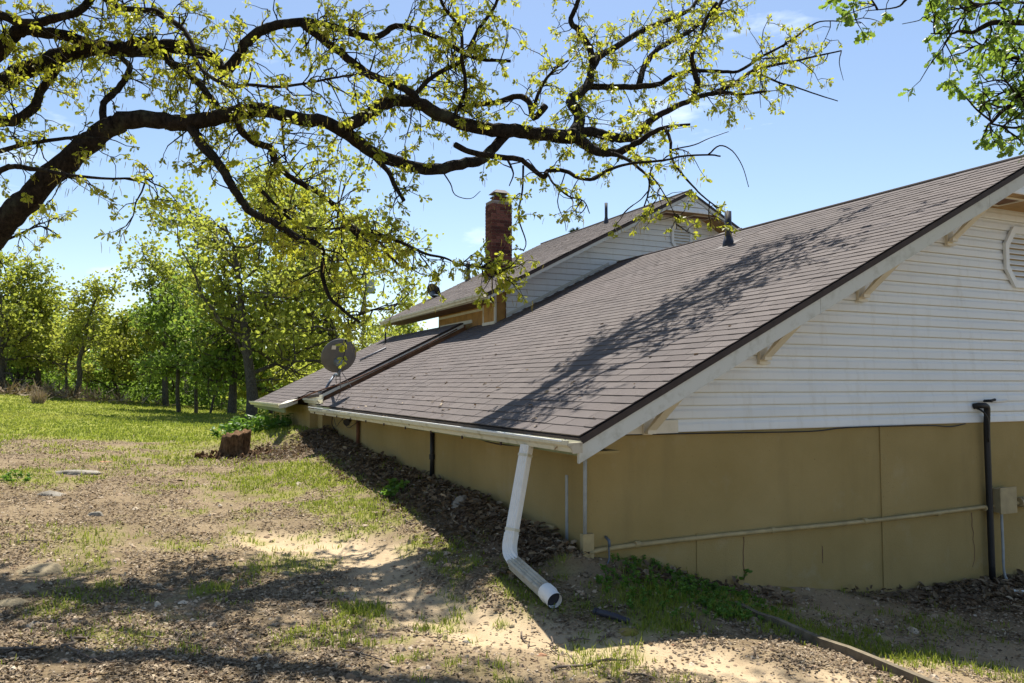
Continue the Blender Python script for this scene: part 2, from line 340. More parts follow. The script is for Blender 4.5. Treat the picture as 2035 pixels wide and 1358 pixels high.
def masks(x, y):
    depth = (x - CAM[0]) * _F0[0] + (y - CAM[1]) * _F0[1]; lat = (x - CAM[0]) * _R[0] + (y - CAM[1]) * _R[1]
    n = fbm(x * .55, y * .55, 21); n2 = fbm(x * 2.2, y * 2.2, 31); n3 = fbm(x * 7, y * 7, 33)
    g = np.clip((depth - 13.2 + (n - .5) * 7 + (n2 - .5) * 3.5) / 2.6, 0, 1)
    g = np.where((x > .3) & (y > -.3) & (y < 16), 0, g)
    for bx, by, r, a in GRASS_BLOBS:
        g = np.maximum(g, a * .85 * np.clip(1.15 - np.hypot(x - bx, y - by) / (r * 1.5) + (n2 - .5) * 2.6 + (n3 - .5) * 2.2, 0, 1))
    s = np.clip(1.5 - dist_poly(x, y, SAND) / .34 + (n2 - .5) * 2.0 + (n3 - .5) * 1.2, 0, 1) * np.clip((12 - depth) / 3, 0, 1)
    front = np.clip((x + .9) / 1.0, 0, 1) * (y < 0) * np.clip((y + 3.2) / 1.2, 0, 1)
    s = np.maximum(s, front * np.clip((n - .45) * 6, 0, .45))
    w = np.clip(1.15 - np.abs(x + .32) / .50 + (n2 - .5) * 1.1, 0, 1) * ((y > -.1) & (y < 9.6)); w = np.maximum(w, np.clip(1.4 - np.hypot(x + .95, y - 8.3) / .95 + (n2 - .5) * 1.3, 0, 1))
    w = np.maximum(w, np.clip(1.3 - np.hypot((x - 5.1) / 1.9, (y + .25) / .6) + (n2 - .5), 0, 1)); w = np.maximum(w, np.clip(1.2 - np.hypot((x - 1.0) / 1.2, (y + .3) / .25) + (n2 - .5), 0, 1) * .7)
    g = np.maximum(g, .55 * np.clip((n3 * .6 + n2 * .6 - .72) * 6, 0, 1) * (depth < 16)); g = g * (1 - .9 * w); s = s * (1 - w)
    return g, s, w
def grow(a, b, n, k): return a + (b - a) * (np.linspace(0, 1, n) ** k)
xs = np.concatenate([-grow(12, 600, 46, 3)[::-1], np.arange(-11.9, 7, .1), grow(7, 600, 40, 3)]); ys = np.concatenate([-grow(7.5, 300, 26, 3)[::-1], np.arange(-7.4, 16, .1), grow(16, 900, 60, 3)])
GX, GY = np.meshgrid(xs, ys); GZ = gz(GX, GY)
gm = MB(); nx, ny = len(xs), len(ys); ii = (np.arange(ny - 1)[:, None] * nx + np.arange(nx - 1)[None]).ravel()
gm.add(np.stack([GX, GY, GZ], -1).reshape(-1, 3), np.stack([ii, ii + 1, ii + nx + 1, ii + nx], -1))
ground = obj('ground', gm, M['ground'], None, True); tag(ground, 'bare stony yard running into a green lawn', 'ground', kind='structure')
mg, msand, ml = masks(GX.ravel(), GY.ravel())
for nm, arr in (('grassy', mg), ('sandy', msand), ('leafy', ml)):
    a = ground.data.attributes.new(nm, 'FLOAT', 'POINT'); a.data.foreach_set('value', arr.astype(np.float32))

# ------------------------------------------------------------------ house
house = thing('house', 'long low house with brown shingle roofs, white siding gables and tan stucco base', 'house')
SL = .495; RZ0 = 1.415                                         # near wing: roof top z = RZ0 + SL*x
RX, RIDGE = 5.42, 1.415 + .495 * 5.42; OV = .55; EX = -.36; YB = 9.15
def rz(x): return RZ0 + SL * np.minimum(x, 2 * RX - np.asarray(x))
# stucco walls
mb = MB(); box(mb, .0, 11.1, .0, .2, -2.5, 1.212); obj('gable_wall', mb, M['stucco'], house)
mb = MB(); box(mb, .0, .2, .2, 9.3, -2, 1.30); obj('eave_wall', mb, M['stucco'], house)
mb = MB(); box(mb, 3.35, 3.52, -.012, .0, -2, 1.2); obj('pilaster', mb, M['stucco'], house)
mb = MB(); box(mb, 1.1, 1.25, -.008, .0, -2, .33); box(mb, 7.4, 7.56, -.012, 0, -2, 1.2); obj('pilaster', mb, M['stucco'], house)
# siding boards of a gable: lap profile, ends cut to the rake
def siding(y, z0, z1, ex, left, right, parent, name='siding_board', g=None):
    z = z0; k = 0; gs = np.random.default_rng(int(abs(y) * 100) + 3)
    while z < z1:
        zt = min(z + ex, z1); a0, a1 = left(z), right(z); b0, b1 = left(zt), right(zt)
        if a1 - a0 < .05: break
        if b1 - b0 < .02: b0 = b1 = (a0 + a1) / 2; b1 += .01
        e = zt - z; prof = [(-.017, z), (-.020, z + .010), (-.0165, z + e * .55), (-.006, z + e * .74), (-.004, zt - .006)]
        off = (k // 2 * 1.37) % 3.66; cuts = [c for c in np.arange(a0 - 3.66 + off, a1, 3.66) if a0 + .5 < c < a1 - .5] if a1 - a0 > 2 else []
        ends = [None] + cuts + [None]
        for q in range(len(ends) - 1):
            L0, R0 = ends[q], ends[q + 1]; V = []; dy = gs.normal(0, .0007) - (.0012 if q % 2 else 0); dz = gs.normal(0, .0008)
            for t in (0, 1):
                for yy, zz in prof:
                    f = (zz - z) / e; xx = ((a0 + (b0 - a0) * f) if L0 is None else L0 - .012) if t == 0 else ((a1 + (b1 - a1) * f) if R0 is None else R0)
                    V.append((xx, y + yy + dy, zz + dz))
            n = len(prof); F = [[i, n + i, n + i + 1, i + 1] for i in range(n - 1)]
            xa = a0 if L0 is None else L0 - .012; xb = a1 if R0 is None else R0; V += [(xa, y, z), (xb, y, z)]; F += [[2 * n, 2 * n + 1, n, 0]]
            obj(name, MB().add(V, F), M['siding'], parent)
        z = zt; k += 1
und = .235                                                     # vertical build-up of the roof over the wall face
near_gable = obj('gable_sheathing', prism(MB(), [(.0, 1.21), (11.1, 1.21), (RX, RIDGE - .17)], 'y', .002, .19), M['cream'], house)
siding(.0, 1.203, 3.8, .1113, lambda z: (z - 1.203) / SL + .05, lambda z: 11.1 - (z - 1.203) / SL - .05, near_gable)
# roof decks, shingles
def roof_slab(name, x0, x1, y0, y1, zf, th, mat, parent):
    m = MB(); hexa(m, [(x0, y0, zf(x0) - th), (x1, y0, zf(x1) - th), (x1, y1, zf(x1) - th), (x0, y1, zf(x0) - th), (x0, y0, zf(x0)), (x1, y0, zf(x1)), (x1, y1, zf(x1)), (x0, y1, zf(x0))])
    return obj(name, m, mat, parent)
zf1 = lambda x: RZ0 - .014 + SL * x
roof1 = roof_slab('roof', EX - .01, RX, -OV - .012, 7.9, zf1, .055, M['deck'], house)
roof_slab('roof', EX + .1, 2.9, 7.9, 9.12, lambda x: zf1(x) + .0, .055, M['deck'], roof1)
roof_slab('roof_back_slope', RX, 11.46, -OV - .012, 7.9, lambda x: RZ0 - .014 + SL * (2 * RX - x), .055, M['deck'], house)
def tab_template(w, e):
    """one shingle tab: s across, u up-slope, n out of the roof"""
    t = .008
    v = [(-w / 2, 0, 0), (w / 2, 0, 0), (w / 2, e + .02, -.002), (-w / 2, e + .02, -.002), (-w / 2, 0, t), (w / 2, 0, t), (w / 2, e + .02, .001), (-w / 2, e + .02, .001)]
    return np.array(v), BOXF
def shingle_frame(sl, sign=1):
    c = 1 / math.sqrt(1 + sl * sl); s = sl * c
    # columns: across (+y), up slope, normal
    return np.array([[0, sign * c, -sign * s], [1, 0, 0], [0, s, c]])
def shingles(sl, x_eave, x_top, y0, y1, zf, parent, seed, pick=0, sign=1, near=True, skip=None, ytop=None):
    g = np.random.default_rng(seed); w, e = .305, .127; c = 1 / math.sqrt(1 + sl * sl)
    rows = int((x_top - x_eave) / (e * c)) if sign > 0 else int((x_eave - x_top) / (e * c)); P = []; T = []; WS = []
    for r in range(rows):
        off = (r % 2) * w / 2 + (r % 4) * .02
        lo = np.arange(y0 - off, y1, w); hi = np.minimum(lo + w, y1 - .002); lo = np.maximum(lo, y0 + .002); ok = hi - lo > .015; lo, hi = lo[ok], hi[ok]
        yy = (lo + hi) / 2; WS.append((hi - lo - .005) / (w - .005))
        lane = vnoise(np.full(len(yy), r * .23), yy * .0, seed) * .35
        P.append(np.stack([np.full(len(yy), x_eave + sign * r * e * c), yy], -1)); T.append(np.clip(.32 + lane * .5 + g.normal(0, .16, len(yy)), 0, 1))
    P = np.concatenate(P); T = np.concatenate(T); WS = np.concatenate(WS)
    if skip is not None: k = ~skip(P[:, 0], P[:, 1]); P, T, WS = P[k], T[k], WS[k]
    pos = np.stack([P[:, 0], P[:, 1], zf(P[:, 0]) + .012 + .0015], -1); pos += g.normal(0, 1, pos.shape) * np.array([.0012, .0015, .0008]); pos[:, 2] += (fbm(pos[:, 0] * .7, pos[:, 1] * .7, seed) - .4) * .016; pos[:, 0] += (fbm(pos[:, 0] * .3 + 9, pos[:, 1] * .5, seed + 3) - .5) * .018
    Mx = np.broadcast_to(shingle_frame(sl, sign), (len(pos), 3, 3)).copy()
    tl = g.normal(0, .0035, len(pos)); Mx = Mx @ np.stack([np.cos(tl), -np.sin(tl), 0 * tl, np.sin(tl), np.cos(tl), 0 * tl, 0 * tl, 0 * tl, 1 + 0 * tl], -1).reshape(-1, 3, 3)
    tv, tf = tab_template(w - .005, e); Mx = Mx * np.stack([WS, np.ones_like(WS), np.ones_like(WS)], -1)[:, None, :]
    order = np.argsort(((pos - CAM) ** 2).sum(1)); rest = order[pick:]
    if pick:
        mats = []
        for q in range(6):
            m = MB(); m.add(tv, tf, q / 5); mats.append(m.mesh('shingle', M['shingle']))
        for i in order[:pick]:
            o = link('shingle', mats[int(round(T[i] * 5))], parent); o.location = pos[i]
            from mathutils import Matrix
            mm = Matrix(Mx[i].tolist()).to_4x4(); mm.translation = Vector(pos[i]); o.matrix_local = mm
    m = MB(); scatter(m, tv, tf, pos[rest], Mx[rest], np.ones(len(rest)), T[rest])
    tag(obj('shingles', m, M['shingle'], parent), kind='stuff')
shingles(SL, EX - .012, RX - .06, -OV - .01, 9.1, lambda x: zf1(x), roof1, 11, pick=300, skip=lambda x, y: (x > 2.75) & (y > 7.9))
m = MB(); tube(m, [(RX, -OV - .01, RIDGE - .004), (RX, 7.9, RIDGE - .004)], .022, 8); obj('ridge_cap', m, M['shingle'], roof1)
# extra saddle of roof behind the ridge
m = MB(); hexa(m, [(5.0, 5.0, 3.74), (6.1, 5.0, 4.23), (6.1, 5.55, 4.23), (5.0, 5.55, 3.74), (5.0, 5.0, 3.80), (6.1, 5.0, 4.33), (6.1, 5.55, 4.33), (5.0, 5.55, 3.80)]); saddle = obj('roof_saddle', m, M['deck'], house)
shingles(.482, 5.06, 6.08, 5.0, 5.55, lambda x: 3.80 + .482 * (x - 5.0) - .006, saddle, 12)
m = MB(); hexa(m, [(6.1, 5.0, 4.23), (7.4, 5.0, 3.60), (7.4, 5.55, 3.60), (6.1, 5.55, 4.23), (6.1, 5.0, 4.33), (7.4, 5.0, 3.80), (7.4, 5.55, 3.80), (6.1, 5.55, 4.33)]); obj('roof_saddle', m, M['deck'], house)
m = MB(); prism(m, [(5.5, 3.9), (6.1, 4.20), (6.7, 3.9)], 'y', 5.06, 5.10); obj('saddle_gable', m, M['fascia'], house)
# rake fascia of near gable, both sides (in two lengths, with the butt joint the photo shows)
def rake_board(x0, x1, zf, y0, y1, top, bot, mat, parent, name='rake_fascia'):
    m = MB(); hexa(m, [(x0, y0, zf(x0) - bot), (x1, y0, zf(x1) - bot), (x1, y1, zf(x1) - bot), (x0, y1, zf(x0) - bot), (x0, y0, zf(x0) - top), (x1, y0, zf(x1) - top), (x1, y1, zf(x1) - top), (x0, y1, zf(x0) - top)])
    return obj(name, m, mat, parent)
rake_board(EX - .005, 2.02, zf1, -OV, -OV + .03, .03, .185, M['fascia'], house); rake_board(2.024, 4.32, zf1, -OV, -OV + .03, .03, .187, M['fascia'], house); rake_board(4.324, RX, zf1, -OV, -OV + .03, .03, .185, M['fascia'], house)
zb1 = lambda x: RZ0 - .014 + SL * (2 * RX - x)
rake_board(RX, 11.46, zb1, -OV, -OV + .03, .03, .185, M['fascia'], house)
rake_board(EX + .02, RX, zf1, -OV + .03, .0, .09, .11, M['ply'], house, 'rake_soffit'); rake_board(RX, 11.4, zb1, -OV + .03, .0, .09, .11, M['ply'], house, 'rake_soffit')
# brackets under the rake: wall leg, foot block, diagonal brace
for bx in (.58, 1.843, 3.106, 4.425):
    top = float(zf1(bx)); zb = top - .52
    b = obj('bracket', hexa(MB(), [(bx - .045, -.05, zb + .02), (bx + .045, -.05, zb + .02), (bx + .045, -.018, zb + .02), (bx - .045, -.018, zb + .02), (bx - .045, -.05, top - .12), (bx + .045, -.05, top - .12), (bx + .045, -.018, top - .12), (bx - .045, -.018, top - .12)]), M['cream'], house)
    if bx > 1: obj('foot_block', box(MB(), bx - .05, bx + .075, -.056, -.018, zb - .005, zb + .02), M['cream'], b)
    m = MB(); zt = top - .16; z0b = zt - .30
    hexa(m, [(bx - .042, -.11, z0b), (bx + .042, -.11, z0b), (bx + .042, -.05, z0b - .03), (bx - .042, -.05, z0b - .03), (bx - .042, -.52, zt), (bx + .042, -.52, zt), (bx + .042, -.43, zt), (bx - .042, -.43, zt)])
    hexa(m, [(bx - .042, -.11, zb + .03), (bx + .042, -.11, zb + .03), (bx + .042, -.05, zb + .03), (bx - .042, -.05, zb + .03), (bx - .042, -.11, z0b), (bx + .042, -.11, z0b), (bx + .042, -.05, z0b - .03), (bx - .042, -.05, z0b - .03)])
    obj('brace', m, M['cream'], b)
    obj('brace_cap', box(MB(), bx - .046, bx + .046, -.525, -.42, zt - .004, zt + .055), M['fascia'], b)
obj('return_board', box(MB(), .16, .90, -.035, -.018, 1.195, 1.305), M['cream'], house)
# boxed peak of the near gable
PZ = 3.56; px0 = (PZ - RZ0 + .18) / SL
m = MB(); box(m, px0, 2 * RX - px0, -OV + .03, -.02, PZ - .015, PZ); peak = obj('peak_soffit', m, M['ply'], house)
siding(-OV + .028, PZ - .01, PZ + .55, .11, lambda z: px0 + (z - PZ) / SL + .02, lambda z: 2 * RX - px0 - (z - PZ) / SL - .02, peak)
def soffit_vent(x0, x1, y0, y1, z, parent):
    f = MB(); box(f, x0, x1, y0, y0 + .03, z - .012, z); box(f, x0, x1, y1 - .03, y1, z - .012, z); box(f, x0, x0 + .03, y0 + .03, y1 - .03, z - .012, z); box(f, x1 - .03, x1, y0 + .03, y1 - .03, z - .012, z)
    v = obj('soffit_vent', f, M['cream'], parent); s = MB(); box(s, x0 + .03, x1 - .03, y0 + .03, y1 - .03, z - .004, z); obj('screen', s, M['brownwood'], v)
soffit_vent(4.72, 5.12, -.42, -.12, PZ - .015, peak); soffit_vent(5.6, 6.0, -.42, -.12, PZ - .015, peak)
def octagon_vent(cx, y, cz, R, parent):
    a = (np.arange(8) + .5) * math.pi / 4; ring = lambda r, yy: np.stack([cx + r * .86 * np.cos(a), np.full(8, yy), cz + r * 1.12 * np.sin(a)], -1)
    V = np.concatenate([ring(R, y - .02), ring(R, y - .055), ring(R * .78, y - .055), ring(R * .78, y - .02)]); F = []
    for k in range(3):
        for i in range(8): F.append([k * 8 + i, k * 8 + (i + 1) % 8, k * 8 + 8 + (i + 1) % 8, k * 8 + 8 + i])
    v = obj('octagon_vent', MB().add(V, F), M['siding'], parent)
    b = MB(); b.add(ring(R * .79, y - .022), [list(range(7, -1, -1))]); obj('backing', b, M['box'], v)
    for k in range(9):
        zz = cz + (k - 4) * R * .185; hw = R * .86 * .72 * min(1, (1.45 - abs(k - 4) * .2)); m2 = MB()
        hexa(m2, [(cx - hw, y - .054, zz - .026), (cx + hw, y - .054, zz - .026), (cx + hw, y - .026, zz + .012), (cx - hw, y - .026, zz + .012), (cx - hw, y - .052, zz - .014), (cx + hw, y - .052, zz - .014), (cx + hw, y - .024, zz + .026), (cx - hw, y - .024, zz + .026)])
        obj('slat', m2, M['siding'], v)
octagon_vent(5.60, .0, 3.02, .33, house)
# eave: stained fascia, gutter with dirt, hangers
obj('eave_fascia', box(MB(), EX - .008, EX + .02, -OV + .03, 9.0, 1.09, 1.215), M['algae'], house)
obj('eave_soffit', box(MB(), EX + .02, .0, -OV + .03, 9.0, 1.095, 1.115), M['stucco'], house)
GP = [(-.368, 1.125), (-.440, 1.120), (-.452, 1.150), (-.478, 1.172), (-.482, 1.205), (-.472, 1.205), (-.470, 1.180), (-.444, 1.158), (-.434, 1.130), (-.376, 1.133), (-.376, 1.20), (-.368, 1.20)]
def gutter_run(prof, y0, y1, drop, parent, mat, name='gutter'):
    n = len(prof); V = [(p, y0, q) for p, q in prof] + [(p, y1, q - drop) for p, q in prof]
    return obj(name, MB().add(V, [[i, (i + 1) % n, n + (i + 1) % n, n + i] for i in range(n)]), mat, parent)
gut = gutter_run(GP, -.585, 9.2, .035, house, M['gutter'])
obj('end_cap', prism(MB(), [(-.366, 1.118), (-.442, 1.113), (-.456, 1.148), (-.484, 1.170), (-.487, 1.19), (-.366, 1.19)], 'y', -.60, -.585), M['spoutdirty'], gut)
obj('rolled_lip', box(MB(), -.487, -.470, -.50, 9.2, 1.19, 1.204), M['spout'], gut)
for y in np.arange(.2, 9, .75): obj('hanger', box(MB(), -.48, -.36, y, y + .02, 1.197 - y * .0036, 1.203 - y * .0036), M['steel'], gut)
for y in np.arange(.6, 9, .9): obj('drip_spike', box(MB(), -.47, -.455, y, y + .012, 1.09, 1.12), M['darkmetal'], gut)
# downspout, elbow, lower length lying on the ground, round outlet
def rect_tube(mb, P, w, d, ribs=0):
    P = np.asarray(P, float); T = np.gradient(P, axis=0); T /= np.linalg.norm(T, axis=1)[:, None]
    side = np.array([0.55, -.83, 0.0]); N = side[None] - (T @ side)[:, None] * T; N /= np.linalg.norm(N, axis=1)[:, None]; B = np.cross(T, N)
    base = []
    per = [(-1, -1), (1, -1), (1, 1), (-1, 1)]
    for k in range(4):
        p, q = np.array(per[k], float), np.array(per[(k + 1) % 4], float)
        m = 14 if ribs else 1
        for j in range(m):
            t = .06 + .88 * j / m if ribs else 0; c = p + (q - p) * t
            if ribs: c = c * (1.0 if j % 4 < 2 else .88)
            base.append(c)
    base = np.array(base); n = len(base)
    V = P[:, None] + base[None, :, :1] * w / 2 * N[:, None] + base[None, :, 1:] * d / 2 * B[:, None]
    i = np.arange(len(P) - 1)[:, None] * n; j = np.arange(n)[None]; j2 = (j + 1) % n
    mb.add(V.reshape(-1, 3), np.stack([i + j, i + j2, i + n + j2, i + n + j], -1).reshape(-1, 4)); return mb
A, Bp, Cq = np.array([-.43, .17, 1.12]), np.array([-.60, .10, .44]), np.array([-.60, -.50, .135])
ds = obj('downspout', rect_tube(MB(), [A, A * .5 + Bp * .5, Bp], .085, .075, 1), M['spout'], house)
for f in (.10, .93):
    cc = A + (Bp - A) * f; obj('strap', rect_tube(MB(), [cc, cc + (Bp - A) * .03], .090, .080), M['gutter'], ds)
e1 = Bp; d1 = (Bp - A) / np.linalg.norm(Bp - A); d2 = (Cq - (Bp + np.array([-.02, -.02, -.14]))); d2 /= np.linalg.norm(d2)
elb = [e1 - d1 * .01, e1 + d1 * .07, e1 + d1 * .12 + d2 * .02, e1 + d1 * .15 + d2 * .06, e1 + d1 * .165 + d2 * .12]
obj('elbow', rect_tube(MB(), smooth_line(elb, 4), .092, .082, 1), M['spout'], ds)
s0 = np.array(elb[-1]); obj('lower_spout', rect_tube(MB(), [s0 - d2 * .02, s0 * .5 + Cq * .5, Cq], .098, .088, 1), M['spoutdirty'], ds)
m = MB(); tube(m, [Cq - d2 * .03, Cq + d2 * .03, Cq + d2 * .04, Cq + d2 * .11], [.062, .066, .058, .060], 24, caps=False); tube(m, [Cq + d2 * .11, Cq + d2 * .02], [.055, .052], 24, caps=False)
n0 = m.n; m.add(Cq + d2 * .11 + np.zeros((0, 3)), np.zeros((0, 4), int)) if 0 else None
obj('round_outlet', m, M['spout'], ds, True)
m = MB(); aa = np.arange(24) * 2 * math.pi / 24; uu = np.cross(d2, [0, 0, 1.0]); uu /= np.linalg.norm(uu); vv = np.cross(uu, d2)
rg = lambda r: Cq + d2 * .11 + r * (np.cos(aa)[:, None] * uu + np.sin(aa)[:, None] * vv)
m.add(np.concatenate([rg(.060), rg(.055)]), [[i, (i + 1) % 24, 24 + (i + 1) % 24, 24 + i] for i in range(24)]); m.add(Cq + d2 * .075 + .056 * (np.cos(aa)[:, None] * uu + np.sin(aa)[:, None] * vv), [list(range(24))]); obj('outlet_rim_shade_disc', m, M['bluepipe'], ds)  # rim ring, plus a dark disc whose colour stands in for shade inside the outlet
# pipes and conduits on the walls
def pipe(name, P, r, mat, parent=house, n=10): return obj(name, tube(MB(), P, r, n), mat, parent, True)
pc = pipe('wall_conduit', smooth_line([(.03, -.035, .235), (.12, -.035, .285), (1.4, -.035, .30), (3.2, -.047, .295), (4.95, -.035, .315), (5.6, -.035, .32)], 3), .02, M['conduit'])
for x in (.45, 1.9, 3.05, 4.1, 4.85): obj('coupling', tube(MB(), [(x, -.036 - (.011 if 2.5 < x < 3.7 else 0), .299), (x + .05, -.036 - (.011 if 2.5 < x < 3.7 else 0), .300)], .026, 10), M['conduit'], pc)
pipe('corner_conduit', [(-.005, -.02, 1.2), (-.012, -.022, .42)], .016, M['greyconduit']); obj('corner_box', box(MB(), -.045, .055, -.05, -.001, .20, .42), M['conduit'], house)
pipe('ground_rod', [(.19, -.05, .35), (.17, -.09, .22), (.05, -.18, .10)], .006, M['steel'])
pipe('faucet', [(.18, -.02, .38), (.18, -.07, .36), (.18, -.08, .31)], .012, M['steel'])
pipe('drain_stub', [(-.03, 1.55, .335), (-.03, .95, .36), (-.035, .45, .388)], .022, M['conduit']); obj('grey_strip', box(MB(), -.006, 0, .27, .31, .28, .85), M['greyconduit'], house)
bp = pipe('black_wall_pipe', [(-.03, 3.6, 1.1), (-.03, 3.6, .42)], .026, M['black']); obj('pipe_joint', tube(MB(), [(-.03, 3.6, .76), (-.03, 3.6, .70)], .036, 10), M['black'], bp)
pipe('rusty_wall_pipe', [(-.04, 7.23, 1.1), (-.04, 7.23, .5)], .03, M['rustpipe'])
pipe('line_cover', smooth_line([(4.76, -.02, 1.375), (4.78, -.07, 1.385), (4.87, -.08, 1.375), (4.90, -.07, 1.31), (4.90, -.06, 1.1), (4.905, -.06, .4), (4.91, -.06, -.45)], 5), .032, M['black'])
pipe('line_wire', smooth_line([(4.77, -.03, 1.36), (4.79, -.10, 1.32), (4.85, -.11, 1.22), (4.86, -.1, 1.0)], 4), .010, M['black'])
pipe('eave_cable', smooth_line([(.22, -.03, 1.195), (1.2, -.03, 1.185), (2.4, -.03, 1.17), (2.9, -.03, 1.195), (4.0, -.035, 1.19), (4.35, -.035, 1.17), (4.6, -.03, 1.195)], 4), .006, M['black'])
pipe('soffit_cable', smooth_line([(-.1, .2, 1.09), (-.1, 1.5, 1.03), (-.1, 2.6, 1.085), (-.1, 4, 1.04), (-.1, 5.6, 1.085), (-.08, 6.8, 1.06), (-.06, 7.5, .93), (-.06, 7.9, .88), (-.08, 8.3, 1.06)], 5), .006, M['black'])
pipe('hanging_wire', smooth_line([(-.06, 8.0, 1.08), (-.10, 8.3, .95), (-.07, 8.7, .86), (-.05, 9.0, .99)], 4), .005, M['black'])
pipe('hanging_wire', smooth_line([(-.05, 9.05, 1.08), (-.09, 9.0, .9), (-.05, 8.9, .78)], 4), .006, M['black'])
for k, (x, zt, zb, wob) in enumerate([(1.62, .26, -.12, .02), (4.72, .26, -.3, .03), (2.56, .1, -.06, .006)]):   # thin cracks in the stucco, cut as dark slivers proud of the wall by a hair
    zz = np.linspace(zt, zb, 9); xx = x + rng.normal(0, wob * .5, 9); wdt = .003 + rng.uniform(0, .003, 9)
    V = np.concatenate([np.stack([xx - wdt, np.full(9, -.0025), zz], -1), np.stack([xx + wdt, np.full(9, -.0025), zz], -1)]); obj('crack', MB().add(V, [[i, 9 + i, 10 + i, i + 1] for i in range(8)]), M['brownwood'], house)
# roof pipes
def roof_vent(x, y, zb, h, r, parent, boot=True):
    p = pipe('vent_pipe', [(x, y, zb - .1), (x, y, zb + h)], r, M['bluepipe'], parent, 14)
    if boot:
        obj('vent_boot', tube(MB(), [(x, y, zb - .12), (x, y, zb + .02), (x, y, zb + .13)], [r * 2.0, r * 1.7, r * 1.15], 14), M['bluepipe'], p, True)
    m = MB(); s = r * 3.2; sl = SL; hexa(m, [(x - s, y - s, zb - s * sl + .006), (x + s, y - s, zb + s * sl + .006), (x + s, y + s, zb + s * sl + .006), (x - s, y + s, zb - s * sl + .006), (x - s, y - s, zb - s * sl + .012), (x + s, y - s, zb + s * sl + .012), (x + s, y + s, zb + s * sl + .012), (x - s, y + s, zb - s * sl + .012)]); obj('flashing', m, M['deck'], p)
roof_vent(4.56, 3.55, float(zf1(4.56)) + .014, .50, .050, house)

# ---- roof 2: lower wing beyond, a step higher
Z2 = 1.60; S2 = .497; zf2 = lambda x: Z2 - .014 + S2 * x; X2E, X2T, Y2A, Y2B = -.80, 2.55, 9.12, 14.5
roof2 = obj('roof', hexa(MB(), [(-.30, Y2A, zf2(-.30) - .05), (X2T, Y2A, zf2(X2T) - .05), (X2T, Y2B, zf2(X2T) - .05), (X2E, Y2B, zf2(X2E) - .05), (-.30, Y2A, zf2(-.30)), (X2T, Y2A, zf2(X2T)), (X2T, Y2B, zf2(X2T)), (X2E, Y2B, zf2(X2E))]), M['deck'], house)
# cut the near-left corner: eave steps from x=-.30 to x=-.80 at y=10.2
shingles(S2, X2E, X2T, Y2A, Y2B, zf2, roof2, 14, skip=lambda x, y: (y < 10.2) & (x < -.32))
roof_slab('roof_back_slope', X2T, 5.6, 11.0, Y2B, lambda x: zf2(X2T) - .45 * (x - X2T), .05, M['deck'], roof2)
obj('step_fascia', hexa(MB(), [(-.28, Y2A - .02, 1.36), (X2T, Y2A - .02, zf2(X2T) - .09), (X2T, Y2A + .005, zf2(X2T) - .09), (-.28, Y2A + .005, 1.36), (-.28, Y2A - .02, zf2(-.28) - .03), (X2T, Y2A - .02, zf2(X2T) - .03), (X2T, Y2A + .005, zf2(X2T) - .03), (-.28, Y2A + .005, zf2(-.28) - .03)]), M['fascia'], house)
obj('step_board', hexa(MB(), [(-.2, Y2A + .012, 1.18), (2.6, Y2A + .012, 2.62), (2.6, Y2A + .04, 2.62), (-.2, Y2A + .04, 1.18), (-.2, Y2A + .012, zf2(-.2) - .06), (2.6, Y2A + .012, zf2(2.6) - .06), (2.6, Y2A + .04, zf2(2.6) - .06), (-.2, Y2A + .04, zf2(-.2) - .06)]), M['brownwood'], house)
pipe('orange_cable', smooth_line([(2.4, Y2A - .04, zf2(2.4) - .06), (1.4, Y2A - .03, zf2(1.4) - .07), (.4, Y2A - .04, zf2(.4) - .05), (-.05, Y2A - .05, zf2(-.05) + .02), (-.35, 9.5, 1.45), (-.55, 9.75, 1.33), (-.66, 9.8, 1.28)], 4), .012, M['rustpipe'])
g2 = [(p - .44, q + .04) for p, q in GP]; gutter_run(g2, 10.0, 14.55, .03, house, M['gutter']); gutter_run([(p + .06, q + .14) for p, q in GP], 8.72, 10.15, .0, house, M['gutter'])
obj('eave_fascia', box(MB(), -.80, -.77, 9.9, 14.5, 1.07, 1.19), M['algae'], house); obj('eave_fascia', box(MB(), -.30, -.27, 8.9, 10.2, 1.19, 1.42), M['cream'], house)
m = MB(); hexa(m, [(-.95, 9.55, 1.16), (-.80, 9.55, 1.19), (-.50, 10.2, 1.25), (-.70, 10.2, 1.22), (-.95, 9.55, 1.24), (-.80, 9.55, 1.27), (-.50, 10.2, 1.33), (-.70, 10.2, 1.30)]); obj('loose_gutter_piece', m, M['gutter'], house)
obj('lower_wall', box(MB(), -.35, -.2, 9.75, 14.4, -1, 1.2), M['stucco'], house); obj('lower_wall', box(MB(), -.2, .2, 9.3, 9.9, -1, 1.3), M['stucco'], house); obj('end_wall', prism(MB(), [(-.35, -1), (5, -1), (5, 1.6), (2.55, 2.75), (-.35, 1.3)], 'y', 14.2, 14.35), M['stucco'], house)
roof_vent(2.02, 12.9, zf2(2.02) + .014, .42, .022, house, False)
pipe('loose_conduit', [(1.02, 11.4, zf2(1.02) + .05), (1.58, 11.3, zf2(1.58) + .05)], .022, M['lead'])

